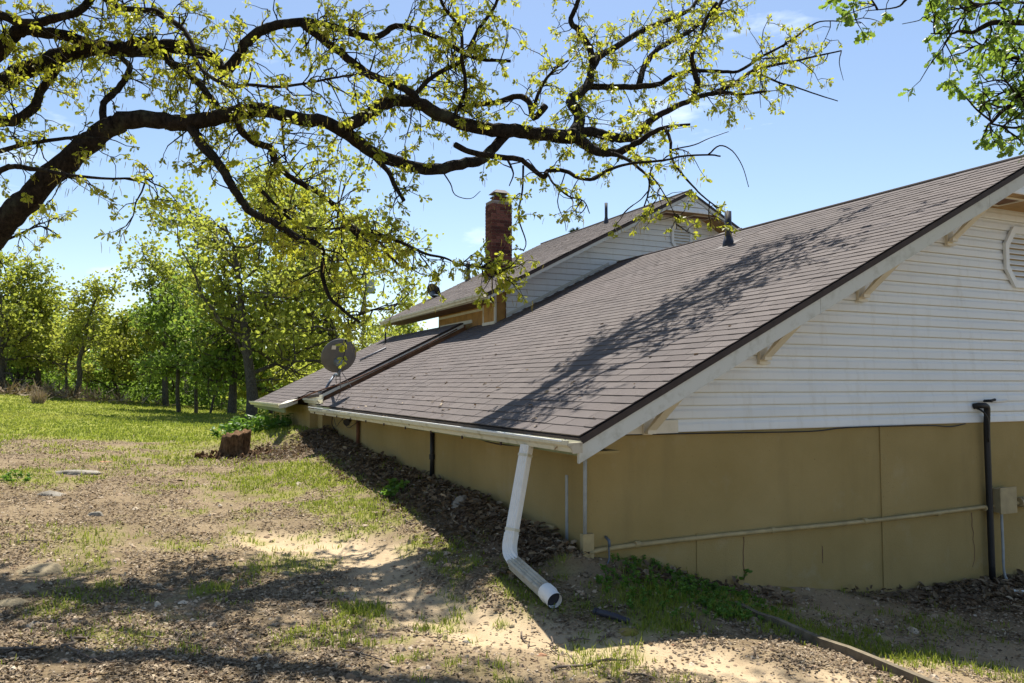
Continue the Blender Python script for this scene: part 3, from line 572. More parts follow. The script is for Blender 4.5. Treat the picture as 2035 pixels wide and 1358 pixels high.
# ---- raised section: gable facing the yard, tan west wall, roof with chimney
S3, XE3, ZE3, XP3 = .512, 2.30, 3.255, 6.88; zf3 = lambda x: ZE3 - .014 + S3 * (x - XE3); ZP3 = zf3(XP3); YG, YF = 7.35, 14.1
zb3 = lambda x: ZP3 - S3 * (x - XP3)
roof3 = roof_slab('roof', XE3, XP3, YG - .012, YF, zf3, .055, M['deck'], house); roof_slab('roof_back_slope', XP3, 11.7, YG - .012, YF, zb3, .055, M['deck'], roof3)
shingles(S3, XE3 - .01, XP3 - .05, YG - .01, YF, zf3, roof3, 15)
m = MB(); tube(m, [(XP3, YG - .01, ZP3 + .02), (XP3, YF, ZP3 + .02)], .03, 8); obj('ridge_cap', m, M['shingle'], roof3)
rake_board(XE3 + .3, XP3, zf3, YG, YG + .03, .03, .12, M['fascia'], house); rake_board(XE3 + .02, XE3 + .296, zf3, YG, YG + .03, .03, .115, M['fascia'], house); rake_board(XP3, 11.7, zb3, YG, YG + .03, .03, .12, M['fascia'], house)
rake_board(XE3 + .02, XP3, zf3, YG + .03, 7.9, .07, .085, M['ply'], house, 'rake_soffit'); rake_board(XP3, 11.7, zb3, YG + .03, 7.9, .07, .085, M['ply'], house, 'rake_soffit')
far_gable = obj('gable_sheathing', prism(MB(), [(2.92, 2.6), (11.0, 2.6), (10.7, 3.4), (XP3, ZP3 - .12), (2.92, 3.46)], 'y', 7.905, 8.0), M['brownwood'], house)
siding(7.9, 2.72, 5.3, .1113 * 1.06, lambda z: max(2.93, XE3 + (z - ZE3 + .10) / S3), lambda z: 2 * XP3 - max(2.93, XE3 + (z - ZE3 + .10) / S3), far_gable)
def sloped_trim(x0, x1, off0, off1, y0, y1, mat, name):
    f = lambda x: RZ0 + SL * x; m = MB(); hexa(m, [(x0, y0, f(x0) + off0), (x1, y0, f(x1) + off0), (x1, y1, f(x1) + off0), (x0, y1, f(x0) + off0), (x0, y0, f(x0) + off1), (x1, y0, f(x1) + off1), (x1, y1, f(x1) + off1), (x0, y1, f(x0) + off1)]); return obj(name, m, mat, house)
sloped_trim(2.93, 5.2, .03, .085, 7.86, 7.90, M['fascia'], 'step_flashing_board')
PZ3 = 5.16; p3 = XE3 + (PZ3 - ZE3 + .13) / S3; m = MB(); box(m, p3, 2 * XP3 - p3, YG + .03, 7.88, PZ3 - .015, PZ3); peak3 = obj('peak_soffit', m, M['ply'], house)
siding(YG + .028, PZ3 - .01, PZ3 + .42, .115, lambda z: p3 + (z - PZ3) / S3 + .02, lambda z: 2 * XP3 - p3 - (z - PZ3) / S3 - .02, peak3)
soffit_vent(6.35, 6.75, 7.5, 7.8, PZ3 - .015, peak3); soffit_vent(7.05, 7.6, 7.5, 7.8, PZ3 - .015, peak3)
octagon_vent(7.02, 7.9, 4.74, .34, house)
# tan west wall of vertical boards
wall_w = obj('tan_wall', box(MB(), 2.80, 2.92, 8.45, 11.2, 2.2, 3.40), M['tanwood'], house)
for y in np.arange(8.46, 11.15, .155): obj('wall_board', box(MB(), 2.782, 2.80, y, y + .145, 2.2, 3.3), M['tanwood'], wall_w)
obj('top_trim', box(MB(), 2.768, 2.782, 8.5, 11.2, 3.07, 3.12), M['cream'], wall_w); obj('base_trim', box(MB(), 2.762, 2.782, 9.2, 11.1, 2.86, 2.93), M['cream'], wall_w)
chase = obj('tan_chase', box(MB(), 2.72, 2.92, 7.92, 8.45, 2.72, 3.40), M['tanwood'], house)
for y in np.arange(7.93, 8.42, .13): obj('wall_board', box(MB(), 2.702, 2.72, y, y + .12, 2.80, 3.42), M['tanwood'], chase)
obj('corner_trim', box(MB(), 2.69, 2.73, 7.885, 7.92, 2.74, 3.42), M['cream'], chase); obj('corner_trim', box(MB(), 2.69, 2.72, 8.42, 8.46, 2.74, 3.42), M['cream'], chase); obj('base_trim', box(MB(), 2.68, 2.72, 7.9, 8.46, 2.72, 2.80), M['cream'], chase)
g3 = [(p + XE3 + .37, q + ZE3 - 1.212) for p, q in GP]; gutter_run(g3, YG + .0, YF, .03, house, M['gutter'])
obj('eave_fascia', box(MB(), XE3, XE3 + .025, YG + .03, YF, ZE3 - .105, ZE3 - .035), M['fascia'], house); obj('eave_soffit', box(MB(), XE3 + .025, 2.80, YG + .56, YF, ZE3 - .105, ZE3 - .095), M['brownwood'], house)
roof_vent(4.49, 13.7, zf3(4.49) + .014, .5, .05, house); roof_vent(6.42, 9.9, zf3(6.42) + .014, .48, .035, house)
# chimney of single bricks round a mortar core
cx0, cx1, cy0, cy1, cz0, cz1 = 3.95, 4.47, 10.9, 11.30, 3.75, 5.86
chim = obj('chimney', box(MB(), cx0 + .012, cx1 - .012, cy0 + .012, cy1 - .012, cz0 - .3, cz1), M['mortar'], house)
bmesh_cache = {}
def brick_mesh(w, d, q):
    k = (round(w, 3), round(d, 3), q)
    if k not in bmesh_cache: m = MB(); box(m, -w / 2, w / 2, -d / 2, d / 2, -.033, .033, q / 5); bmesh_cache[k] = m.mesh('brick', M['brick'])
    return bmesh_cache[k]
hgt = .0765; nb = 0
for r in range(int((cz1 - cz0) / hgt)):
    z = cz0 + (r + .5) * hgt; big = r % 2
    for s in (0, 1):
        for L, along_x, fixed in ((cx1 - cx0, True, cy0 + .03 if s == 0 else cy1 - .03), (cy1 - cy0 - .125, False, cx0 + .03 if s == 0 else cx1 - .03)):
            st = cx0 if along_x else cy0 + .0625
            cuts = ([.205, .205, L - .41] if big else [L - .41, .205, .205]) if along_x else ([.19, L - .19] if big else [L - .19, .19])
            p = st
            for c in cuts:
                if c > .03:
                    w = c - .01; j = rng.normal(0, .0015); o = link('brick', brick_mesh(w if along_x else .06, .06 if along_x else w, int(rng.integers(0, 6))), chim); nb += 1
                    o.location = (p + c / 2, fixed + j, z) if along_x else (fixed + j, p + c / 2, z)
                p += c
obj('crown', box(MB(), cx0 + .01, cx1 - .01, cy0 + .01, cy1 - .01, cz1, cz1 + .03), M['concrete'], chim)
fl = obj('flue', box(MB(), 4.08, 4.36, 10.98, 11.22, cz1 + .03, cz1 + .13), M['brick'], chim); obj('flue_lip', box(MB(), 4.05, 4.39, 10.95, 11.25, cz1 + .13, cz1 + .155), M['darkmetal'], chim)
for x, y in ((4.09, 10.99), (4.35, 10.99), (4.09, 11.21), (4.35, 11.21)): obj('cap_leg', tube(MB(), [(x, y, cz1 + .155), (x, y, cz1 + .235)], .006, 5), M['steel'], chim)
m = MB(); m.add([(4.02, 10.92, cz1 + .225), (4.42, 10.92, cz1 + .225), (4.42, 11.28, cz1 + .225), (4.02, 11.28, cz1 + .225), (4.11, 11.0, cz1 + .31), (4.33, 11.0, cz1 + .31), (4.33, 11.2, cz1 + .31), (4.11, 11.2, cz1 + .31)], BOXF); obj('rain_cap', m, M['darkmetal'], chim)
# closed rear of the house, so no light comes through it
obj('rear_wall', box(MB(), 10.9, 11.1, .2, 14, -3, 1.2), M['stucco'], house); obj('rear_wall', box(MB(), 2.95, 10.8, 11.05, 11.19, -3, 3.25), M['siding'], house)
obj('inner_wall', box(MB(), .2, 10.9, 9.15, 9.28, -3, 1.3), M['stucco'], house); obj('rear_wall', box(MB(), 10.8, 11.0, 8.0, 11.2, 1.2, 3.2), M['siding'], house); obj('ceiling_board', box(MB(), .2, 10.9, .2, 9.1, 1.10, 1.13), M['ply'], house)

# ------------------------------------------------------------------ things on and by the house
def frame_of(d):
    d = np.asarray(d, float); d /= np.linalg.norm(d); u = np.cross(d, [0, 0, 1.0]); u /= np.linalg.norm(u); return d, u, np.cross(u, d)
def dish(name, label, base, center, R, facing, mats, squash=1.0, sticker=False):
    t = thing(name, label, 'satellite dish', tuple(base)); d, u, v = frame_of(facing); rings, seg = 5, 32; V = []; a = np.arange(seg) * 2 * math.pi / seg
    for side in (0, 1):
        for k in range(rings + 1):
            r = R * (k / rings); dep = -.16 * R * (1 - (k / rings) ** 2) - side * .012
            V.append(center + d * dep + r * (np.cos(a)[:, None] * u + np.sin(a)[:, None] * v * squash))
    V = np.concatenate(V); F = []; s = seg * (rings + 1)
    for side in (0, 1):
        for k in range(rings):
            for j in range(seg):
                q = [side * s + k * seg + j, side * s + k * seg + (j + 1) % seg, side * s + (k + 1) * seg + (j + 1) % seg, side * s + (k + 1) * seg + j]; F.append(q if side == 0 else q[::-1])
    for j in range(seg): F.append([rings * seg + j, rings * seg + (j + 1) % seg, s + rings * seg + (j + 1) % seg, s + rings * seg + j])
    obj('reflector', MB().add(V, F), mats, t, True)
    back = center - d * (.16 * R + .03) - v * R * .28
    obj('bracket', tube(MB(), [back + d * .04, back - d * .04, back - d * .07 - v * .04], [.10 * R / .3, .075, .05], 10), M['steel'], t)
    return t, back, d, u, v
db = np.array([-.20, 9.25, 1.50])
t, back, d, u, v = dish('satellite_dish', 'round grey satellite dish seen from behind on a bent mast at the roof edge', db, at(673, 707, 13.55), .315, (-.12, .95, .42), M['dish'])
obj('mast', tube(MB(), smooth_line([db + [0, 0, -.05], db + np.array([.13, .06, .16]), db + np.array([.24, .10, .30]), back + v * -.22 - d * .07, back - d * .07], 5), .024, 10), M['steel'], t, True)
obj('mast_foot', box(MB(), db[0] - .08, db[0] + .08, db[1] - .07, db[1] + .07, db[2] - .06, db[2] - .02), M['steel'], t)
for q in ((.50, -.16, .03), (.30, -.10, -.02)): obj('strut', tube(MB(), [back + v * -.10 - d * .07, db + np.array(q) + [0, 0, .02]], .008, 6), M['lead'], t)
obj('cable', tube(MB(), smooth_line([back - d * .08, back - v * .22 - d * .12 - u * .06, back - v * .36 - d * .10 - u * .03], 4), .006, 5), M['black'], t)
sc0 = at(673, 707, 13.55) - d * (.10 * .315 + .024) - u * .13 + v * .17; m = MB(); hw, hh = .038, .036
m.add([sc0 + u * a * hw + v * b * hh - d * c for c in (0, .004) for a, b in ((-1, -1), (1, -1), (1, 1), (-1, 1))], BOXF); st = obj('sticker', m, M['sticker'], t)
b2 = np.array([3.35, 12.6, zf3(3.35) + .01]); t2, bk2, d, u, v = dish('satellite_dish', 'small dark satellite dish high on the far upper roof', b2, at(862, 578, 20.0), .20, (.55, .35, .35), M['black'])
obj('mast', tube(MB(), [b2, bk2 - d * .05], .02, 8), M['steel'], t2)
ub = thing('utility_box', 'tan metal utility box on the stucco wall behind the black pipe', 'utility box', (5.12, 0, .25))
obj('case', box(MB(), 5.0, 5.25, -.11, -.001, .25, .50), M['box'], ub); obj('cover', box(MB(), 4.99, 5.26, -.125, -.11, .24, .515), M['box'], ub); obj('cable', tube(MB(), smooth_line([(5.08, -.07, .25), (5.07, -.08, -.1), (5.06, -.10, -.42), (5.18, -.16, -.50), (5.5, -.16, -.44)], 4), .014, 8), M['greyconduit'], ub, True)
ub2 = thing('junction_box', 'small square junction box at the right edge on the conduit', 'junction box', (5.5, 0, .3)); obj('case', box(MB(), 5.45, 5.60, -.08, -.001, .275, .375), M['box'], ub2); obj('knob', tube(MB(), [(5.42, -.05, .33), (5.45, -.05, .33)], .045, 10), M['box'], ub2)
lt = thing('wall_lamp', 'slim white tube lamp on the siding above the black pipe', 'lamp', (5.02, 0, 1.42)); obj('tube', tube(MB(), [(4.95, -.09, 1.425), (5.20, -.09, 1.43)], .016, 10), M['glasslight'], lt, True); obj('bracket', tube(MB(), [(4.93, -.02, 1.43), (4.93, -.10, 1.435), (4.99, -.10, 1.445)], .015, 8), M['black'], lt)
fl0 = thing('flood_lamp', 'small dark flood lamp under the eave near the far end', 'lamp', (-.1, 7.5, 1.0)); obj('head', tube(MB(), [(-.10, 7.55, 1.02), (-.18, 7.45, .98)], [.035, .06], 12), M['black'], fl0); obj('stem', tube(MB(), [(-.05, 7.55, 1.09), (-.10, 7.55, 1.02)], .012, 6), M['black'], fl0)

# timber edging, pipes on the ground
tb = []
for y in np.linspace(-.80, -4.2, 18): tb.append((.86 + .02 * math.sin(y * 2), y, float(gz(np.array([.86]), np.array([y]))[0])))
tb = np.array(tb); m = MB(); n = len(tb); hz = .055 + .012 * np.sin(np.linspace(0, 7, n)); V = []
for sx, top in ((-.02, 0), (.02, 0), (.02, 1), (-.02, 1)): V.append(np.stack([tb[:, 0] + sx, tb[:, 1], tb[:, 2] + (hz if top else -.15)], -1))
V = np.concatenate(V); F = [[c * n + i, ((c + 1) % 4) * n + i, ((c + 1) % 4) * n + i + 1, c * n + i + 1] for c in range(4) for i in range(n - 1)] + [[0, 3 * n, 2 * n, n]]
tag(obj('timber_edging', m.add(V, F), M['timber']), 'weathered timber edging board running out of the lower right corner', 'timber')
def gpt(px, py, up=0.0): p = ground_hit(px, py); p[2] = float(gz(p[:1], p[1:2])[0]) + up; return p
dp = smooth_line([gpt(1183, 1222, .012), gpt(1215, 1230, .022), gpt(1250, 1239, .008)], 4); dpo = thing('drain_pipe', 'dark plastic drain pipe half buried beside the mossy stone', 'pipe', tuple(dp[0])); obj('tube', tube(MB(), dp, .024, 12), M['bluepipe'], dpo, True); obj('collar', tube(MB(), [dp[0], dp[0] * .7 + dp[2] * .3], .029, 12), M['bluepipe'], dpo)
wp = [gpt(2003, 1180, .03), gpt(2060, 1186, .03)]; wpo = thing('white_pipe', 'white plastic pipe lying on dead leaves at the right edge', 'pipe', tuple(wp[0])); obj('tube', tube(MB(), wp, .018, 10), M['spout'], wpo, True); obj('collar', tube(MB(), [wp[0], wp[0] * .8 + wp[1] * .2], .023, 10), M['spout'], wpo)

# ------------------------------------------------------------------ stones
def stone(px, py, wpx, flat, mat, label, seed, asp=.7, sink=.35, red=0):
    p = gpt(px, py); D = float((p - CAM) @ _F); w = wpx / FPX * D * .95; g = np.random.default_rng(seed); m = MB(); nu, nv = 26, 15; V = []
    ph = g.uniform(0, 6.28, 8); k3 = g.normal(size=(11, 3)); k3[:, 2] = np.abs(k3[:, 2]); k3 /= np.linalg.norm(k3, axis=1)[:, None]; cut = g.uniform(.50, .88, 11); sink = .6
    for j in range(nv + 1):
        th = math.pi * j / nv
        for i in range(nu):
            a = 2 * math.pi * i / nu; v = np.array([math.sin(th) * math.cos(a), math.sin(th) * math.sin(a), math.cos(th)])
            r = 1 + .16 * math.sin(2 * a + ph[0]) + .10 * math.sin(3 * a + ph[1] + th * 2) + .06 * math.sin(5 * th + ph[2] + a)
            for q in range(11):                                 # broken faces
                dd = v @ k3[q] * r
                if dd > cut[q]: r *= (cut[q] / dd) ** .85
            V.append(v * r * (1 + .05 * math.sin(7 * a + 5 * th + ph[3]) * math.sin(th) + .03 * g.normal() * math.sin(th)))
    V = np.array(V); V = V * [w / 2, w / 2 * asp, w / 2 * flat]; c, s = math.cos(ph[5]) , math.sin(ph[5]); ang = g.uniform(-.5, .5); c, s = math.cos(ang - YAW), math.sin(ang - YAW)
    V = V @ np.array([[c, s, 0], [-s, c, 0], [0, 0, 1]]); V[:, 2] += w / 2 * flat * (1 - 2 * sink)
    F = [[j * nu + i, (j + 1) * nu + i, (j + 1) * nu + (i + 1) % nu, j * nu + (i + 1) % nu] for j in range(nv) for i in range(nu)]
    m.add(V, F); o = obj('stone', m, M[mat], None, True); o.location = p; return tag(o, label, 'stone', 'stones lying in the yard')
for i, a in enumerate([(149, 940, 105, .22, 'greystone', 'broad flat grey rock slab, farthest of the rocks along the left edge'), (106, 984, 75, .3, 'greystone', 'low grey rock just below the broad slab at the left'), (186, 1024, 46, .45, 'greystone', 'rounded grey rock right of the line of left edge rocks'),
        (98, 1060, 40, .4, 'sandstone', 'small pale rock between the rounded grey rock and big tan boulder'), (85, 1135, 120, .42, 'sandstone', 'largest smooth tan boulder at the left edge'), (60, 1170, 85, .25, 'sandstone', 'flat tan slab touching the underside of the largest boulder'),
        (22, 1200, 95, .4, 'sandstone', 'tan boulder cut off by the left edge of the picture'), (487, 1058, 40, .38, 'sandstone', 'flat tan stone alone in the gravel below the tree stump'), (68, 1240, 30, .6, 'greystone', 'small round grey stone below the left edge boulders'),
        (510, 1312, 40, .55, 'greystone', 'squat olive grey stone near the bottom edge'), (340, 1174, 20, .6, 'redstone', 'small orange stone in the gravel beside the grass tuft'), (477, 1168, 14, .6, 'redstone', 'tiny reddish stone right of the grass tuft'),
        (570, 1140, 46, .35, 'sandstone', 'low pale stone in the dark limb shadow'), (291, 1047, 18, .4, 'sandstone', 'small pale stone far left of the flat tan stone'), (181, 1343, 18, .9, 'redstone', 'upright reddish stone at the bottom left'),
        (408, 1340, 13, 1.0, 'redstone', 'little upright brown stone at the bottom edge'), (400, 1233, 17, .6, 'sandstone', 'small buff stone in the middle of the gravel'), (911, 1222, 40, .35, 'sandstone', 'flat tan stone in the sandy wash'),
        (855, 1181, 22, .4, 'redstone', 'thin brown stone upstream in the sandy wash'), (1018, 1249, 20, .7, 'sandstone', 'angular pale stone below the downspout outlet'), (927, 1277, 30, .35, 'greystone', 'dark flat stone below the sandy wash'),
        (703, 1343, 48, .5, 'sandstone', 'blunt tan stone at the bottom edge left of centre'), (1076, 1302, 32, .35, 'redstone', 'flat brown stone with twigs at the lower centre'), (1248, 1258, 72, .38, 'mossstone', 'mossy golden stone beside the dark drain pipe'),
        (294, 913, 26, .25, 'sandstone', 'flat pale stone at the edge of the lawn'), (208, 918, 36, .12, 'redstone', 'thin reddish slab lying flush at the lawn edge'), (916, 1000, 52, .95, 'greystone', 'rough grey brown boulder against the stucco wall'),
        (1556, 1172, 52, .3, 'mossstone', 'flat greenish stone against the shaded gable wall'), (660, 1145, 16, .4, 'greystone', 'small grey stone in shade left of the sandy wash'), (1000, 1170 + 130, 18, .5, 'sandstone', 'small square tan stone right of the dark flat stone'),
        (250, 1290, 14, .6, 'sandstone', 'small buff stone among twigs at lower left'), (600, 1245, 14, .5, 'redstone', 'small red stone in the gravel at the lower centre left'), (780, 1290, 20, .45, 'sandstone', 'small sharp tan stone in gravel below the wash'), (1340, 1285, 15, .6, 'redstone', 'small red stone on bare sand below the mossy stone')]):
    stone(*a, 100 + i)

# ------------------------------------------------------------------ stump
sp = gpt(465, 908); stump = thing('tree_stump', 'rotten brown tree stump with a slanted top in the grass', 'stump', tuple(sp))
def stump_mesh():
    nu, nv = 40, 12; V = []; g = np.random.default_rng(5); ph = g.uniform(0, 6.28, 6)
    for j in range(nv + 1):
        t = j / nv
        for i in range(nu):
            a = 2 * math.pi * i / nu; flare = .28 * math.exp(-t * 6) * (1 + .8 * math.sin(3 * a + ph[0])); r = .225 + flare * .55 + .018 * math.sin(7 * a + ph[1]) + .012 * math.sin(17 * a + ph[2] + t * 2) + .01 * math.sin(29 * a)
            V.append((r * math.cos(a) + .05 * t, r * math.sin(a), -.06 + t * (.47 + .05 * math.cos(a - .3) + .02 * math.sin(9 * a)) * 1.0))
    cv = len(V); V.append((.05, 0, .30)); F4 = [[j * nu + i, j * nu + (i + 1) % nu, (j + 1) * nu + (i + 1) % nu, (j + 1) * nu + i] for j in range(nv) for i in range(nu)]
    m = MB(); m.add(np.array(V) + sp, F4); m.f.append(np.array([[nv * nu + i, nv * nu + (i + 1) % nu, cv] for i in range(nu)])); return m
M['stump'] = m_bark('stump_wood', (.05, .028, .014), (.20, .115, .06), (.10, .08, .05)); obj('trunk', stump_mesh(), M['stump'], stump, True)
m = MB(); g = np.random.default_rng(9); k = 130; aa = g.uniform(0, 6.28, k); rr = g.uniform(.2, .62, k); xx, yy = sp[0] + rr * np.cos(aa), sp[1] + rr * np.sin(aa) * .8; box(b := MB(), -.5, .5, -.5, .5, -.5, .5)
scatter(m, b.v[0], BOXF, np.stack([xx, yy, gz(xx, yy) + g.uniform(0, .05, k)], -1), rots(k, g), np.stack([g.uniform(.05, .16, k), g.uniform(.02, .05, k), g.uniform(.015, .04, k)], -1)); tag(obj('rotten_wood', m, M['stump'], stump), kind='stuff')

# ------------------------------------------------------------------ leaves: templates
def oak_leaf():
    half = [(0, 0), (.07, .12), (.06, .22), (.20, .30), (.12, .42), (.30, .56), (.17, .66), (.24, .82), (.09, .92), (0, 1.0)]
    mid = [0, .22, .42, .66, 1.0]; V = [(0, y, 0) for y in mid]; F = []
    for s in (1, -1):
        b = len(V); V += [(s * x, y, .22 * abs(x) - .10 * y * y) for x, y in half[1:-1]]
        f = [[0, b, 1], [b, b + 1, 1], [1, b + 1, b + 2], [1, b + 2, 2], [2, b + 2, b + 3], [2, b + 3, b + 4], [2, b + 4, b + 5], [2, b + 5, 3], [3, b + 5, b + 6], [3, b + 6, b + 7], [3, b + 7, 4]]
        F += [t if s == 1 else t[::-1] for t in f]
    V = np.array(V); V[:5, 2] = -.10 * V[:5, 1] ** 2; return V, np.array(F)
LEAF = oak_leaf()
LEAF_S = (np.array([(0, 0, 0), (.30, .35, .06), (.20, .80, .02), (0, 1, -.08), (-.20, .80, .02), (-.30, .35, .06), (0, .5, -.02)]), np.array([[0, 1, 6], [1, 2, 6], [2, 3, 6], [3, 4, 6], [4, 5, 6], [5, 0, 6]]))
CARD = (np.array([(0, 0, 0), (.42, .45, .1), (0, 1, 0), (-.42, .45, .1)]), np.array([[0, 1, 2, 3]]))
CARD2 = (np.array([(0, 0, 0), (.36, .25, .08), (.30, .75, -.05), (0, 1, .05), (-.34, .7, .1), (-.30, .2, -.05)]), np.array([[0, 1, 2, 3], [0, 3, 4, 5]]))

def unit(v): return v / (np.linalg.norm(v, axis=-1, keepdims=True) + 1e-9)
def leaf_clusters(P, Dirs, g, per=(5, 10), size=(.045, .095), spread=.03):
    """rosettes: young leaves radiate from the twig tip and hang a little"""
    n = g.integers(per[0], per[1] + 1, len(P)); idx = np.repeat(np.arange(len(P)), n); k = len(idx); scale = g.uniform(.75, 1.25, len(P))[idx]
    d = unit(Dirs[idx] * .55 + unit(g.normal(size=(k, 3))) * 1.0 + np.array([0, 0, -.42])); pos = P[idx] + d * .008 - Dirs[idx] * (spread * g.random(k) ** 1.5)[:, None] + g.normal(size=(k, 3)) * .006
    return pos, d, g.uniform(*size, k) * scale, idx
def twig_path(p, d, L, g, droop=.15, seg=5, wig=.28):
    P = [p]; st = L / seg
    for _ in range(seg): d = unit(d + g.normal(size=3) * wig + np.array([0, 0, -droop * .3])); P.append(P[-1] + d * st)
    return np.array(P), d

# ------------------------------------------------------------------ the big oak whose limbs hang over yard and roof
oak_base = at(-360, 820, 8.6); oak_base[2] = float(gz(oak_base[:1], oak_base[1:2])[0])
oak = thing('oak_tree', 'big old oak with black crooked limbs and yellow green young leaves over the roof', 'tree', tuple(oak_base))
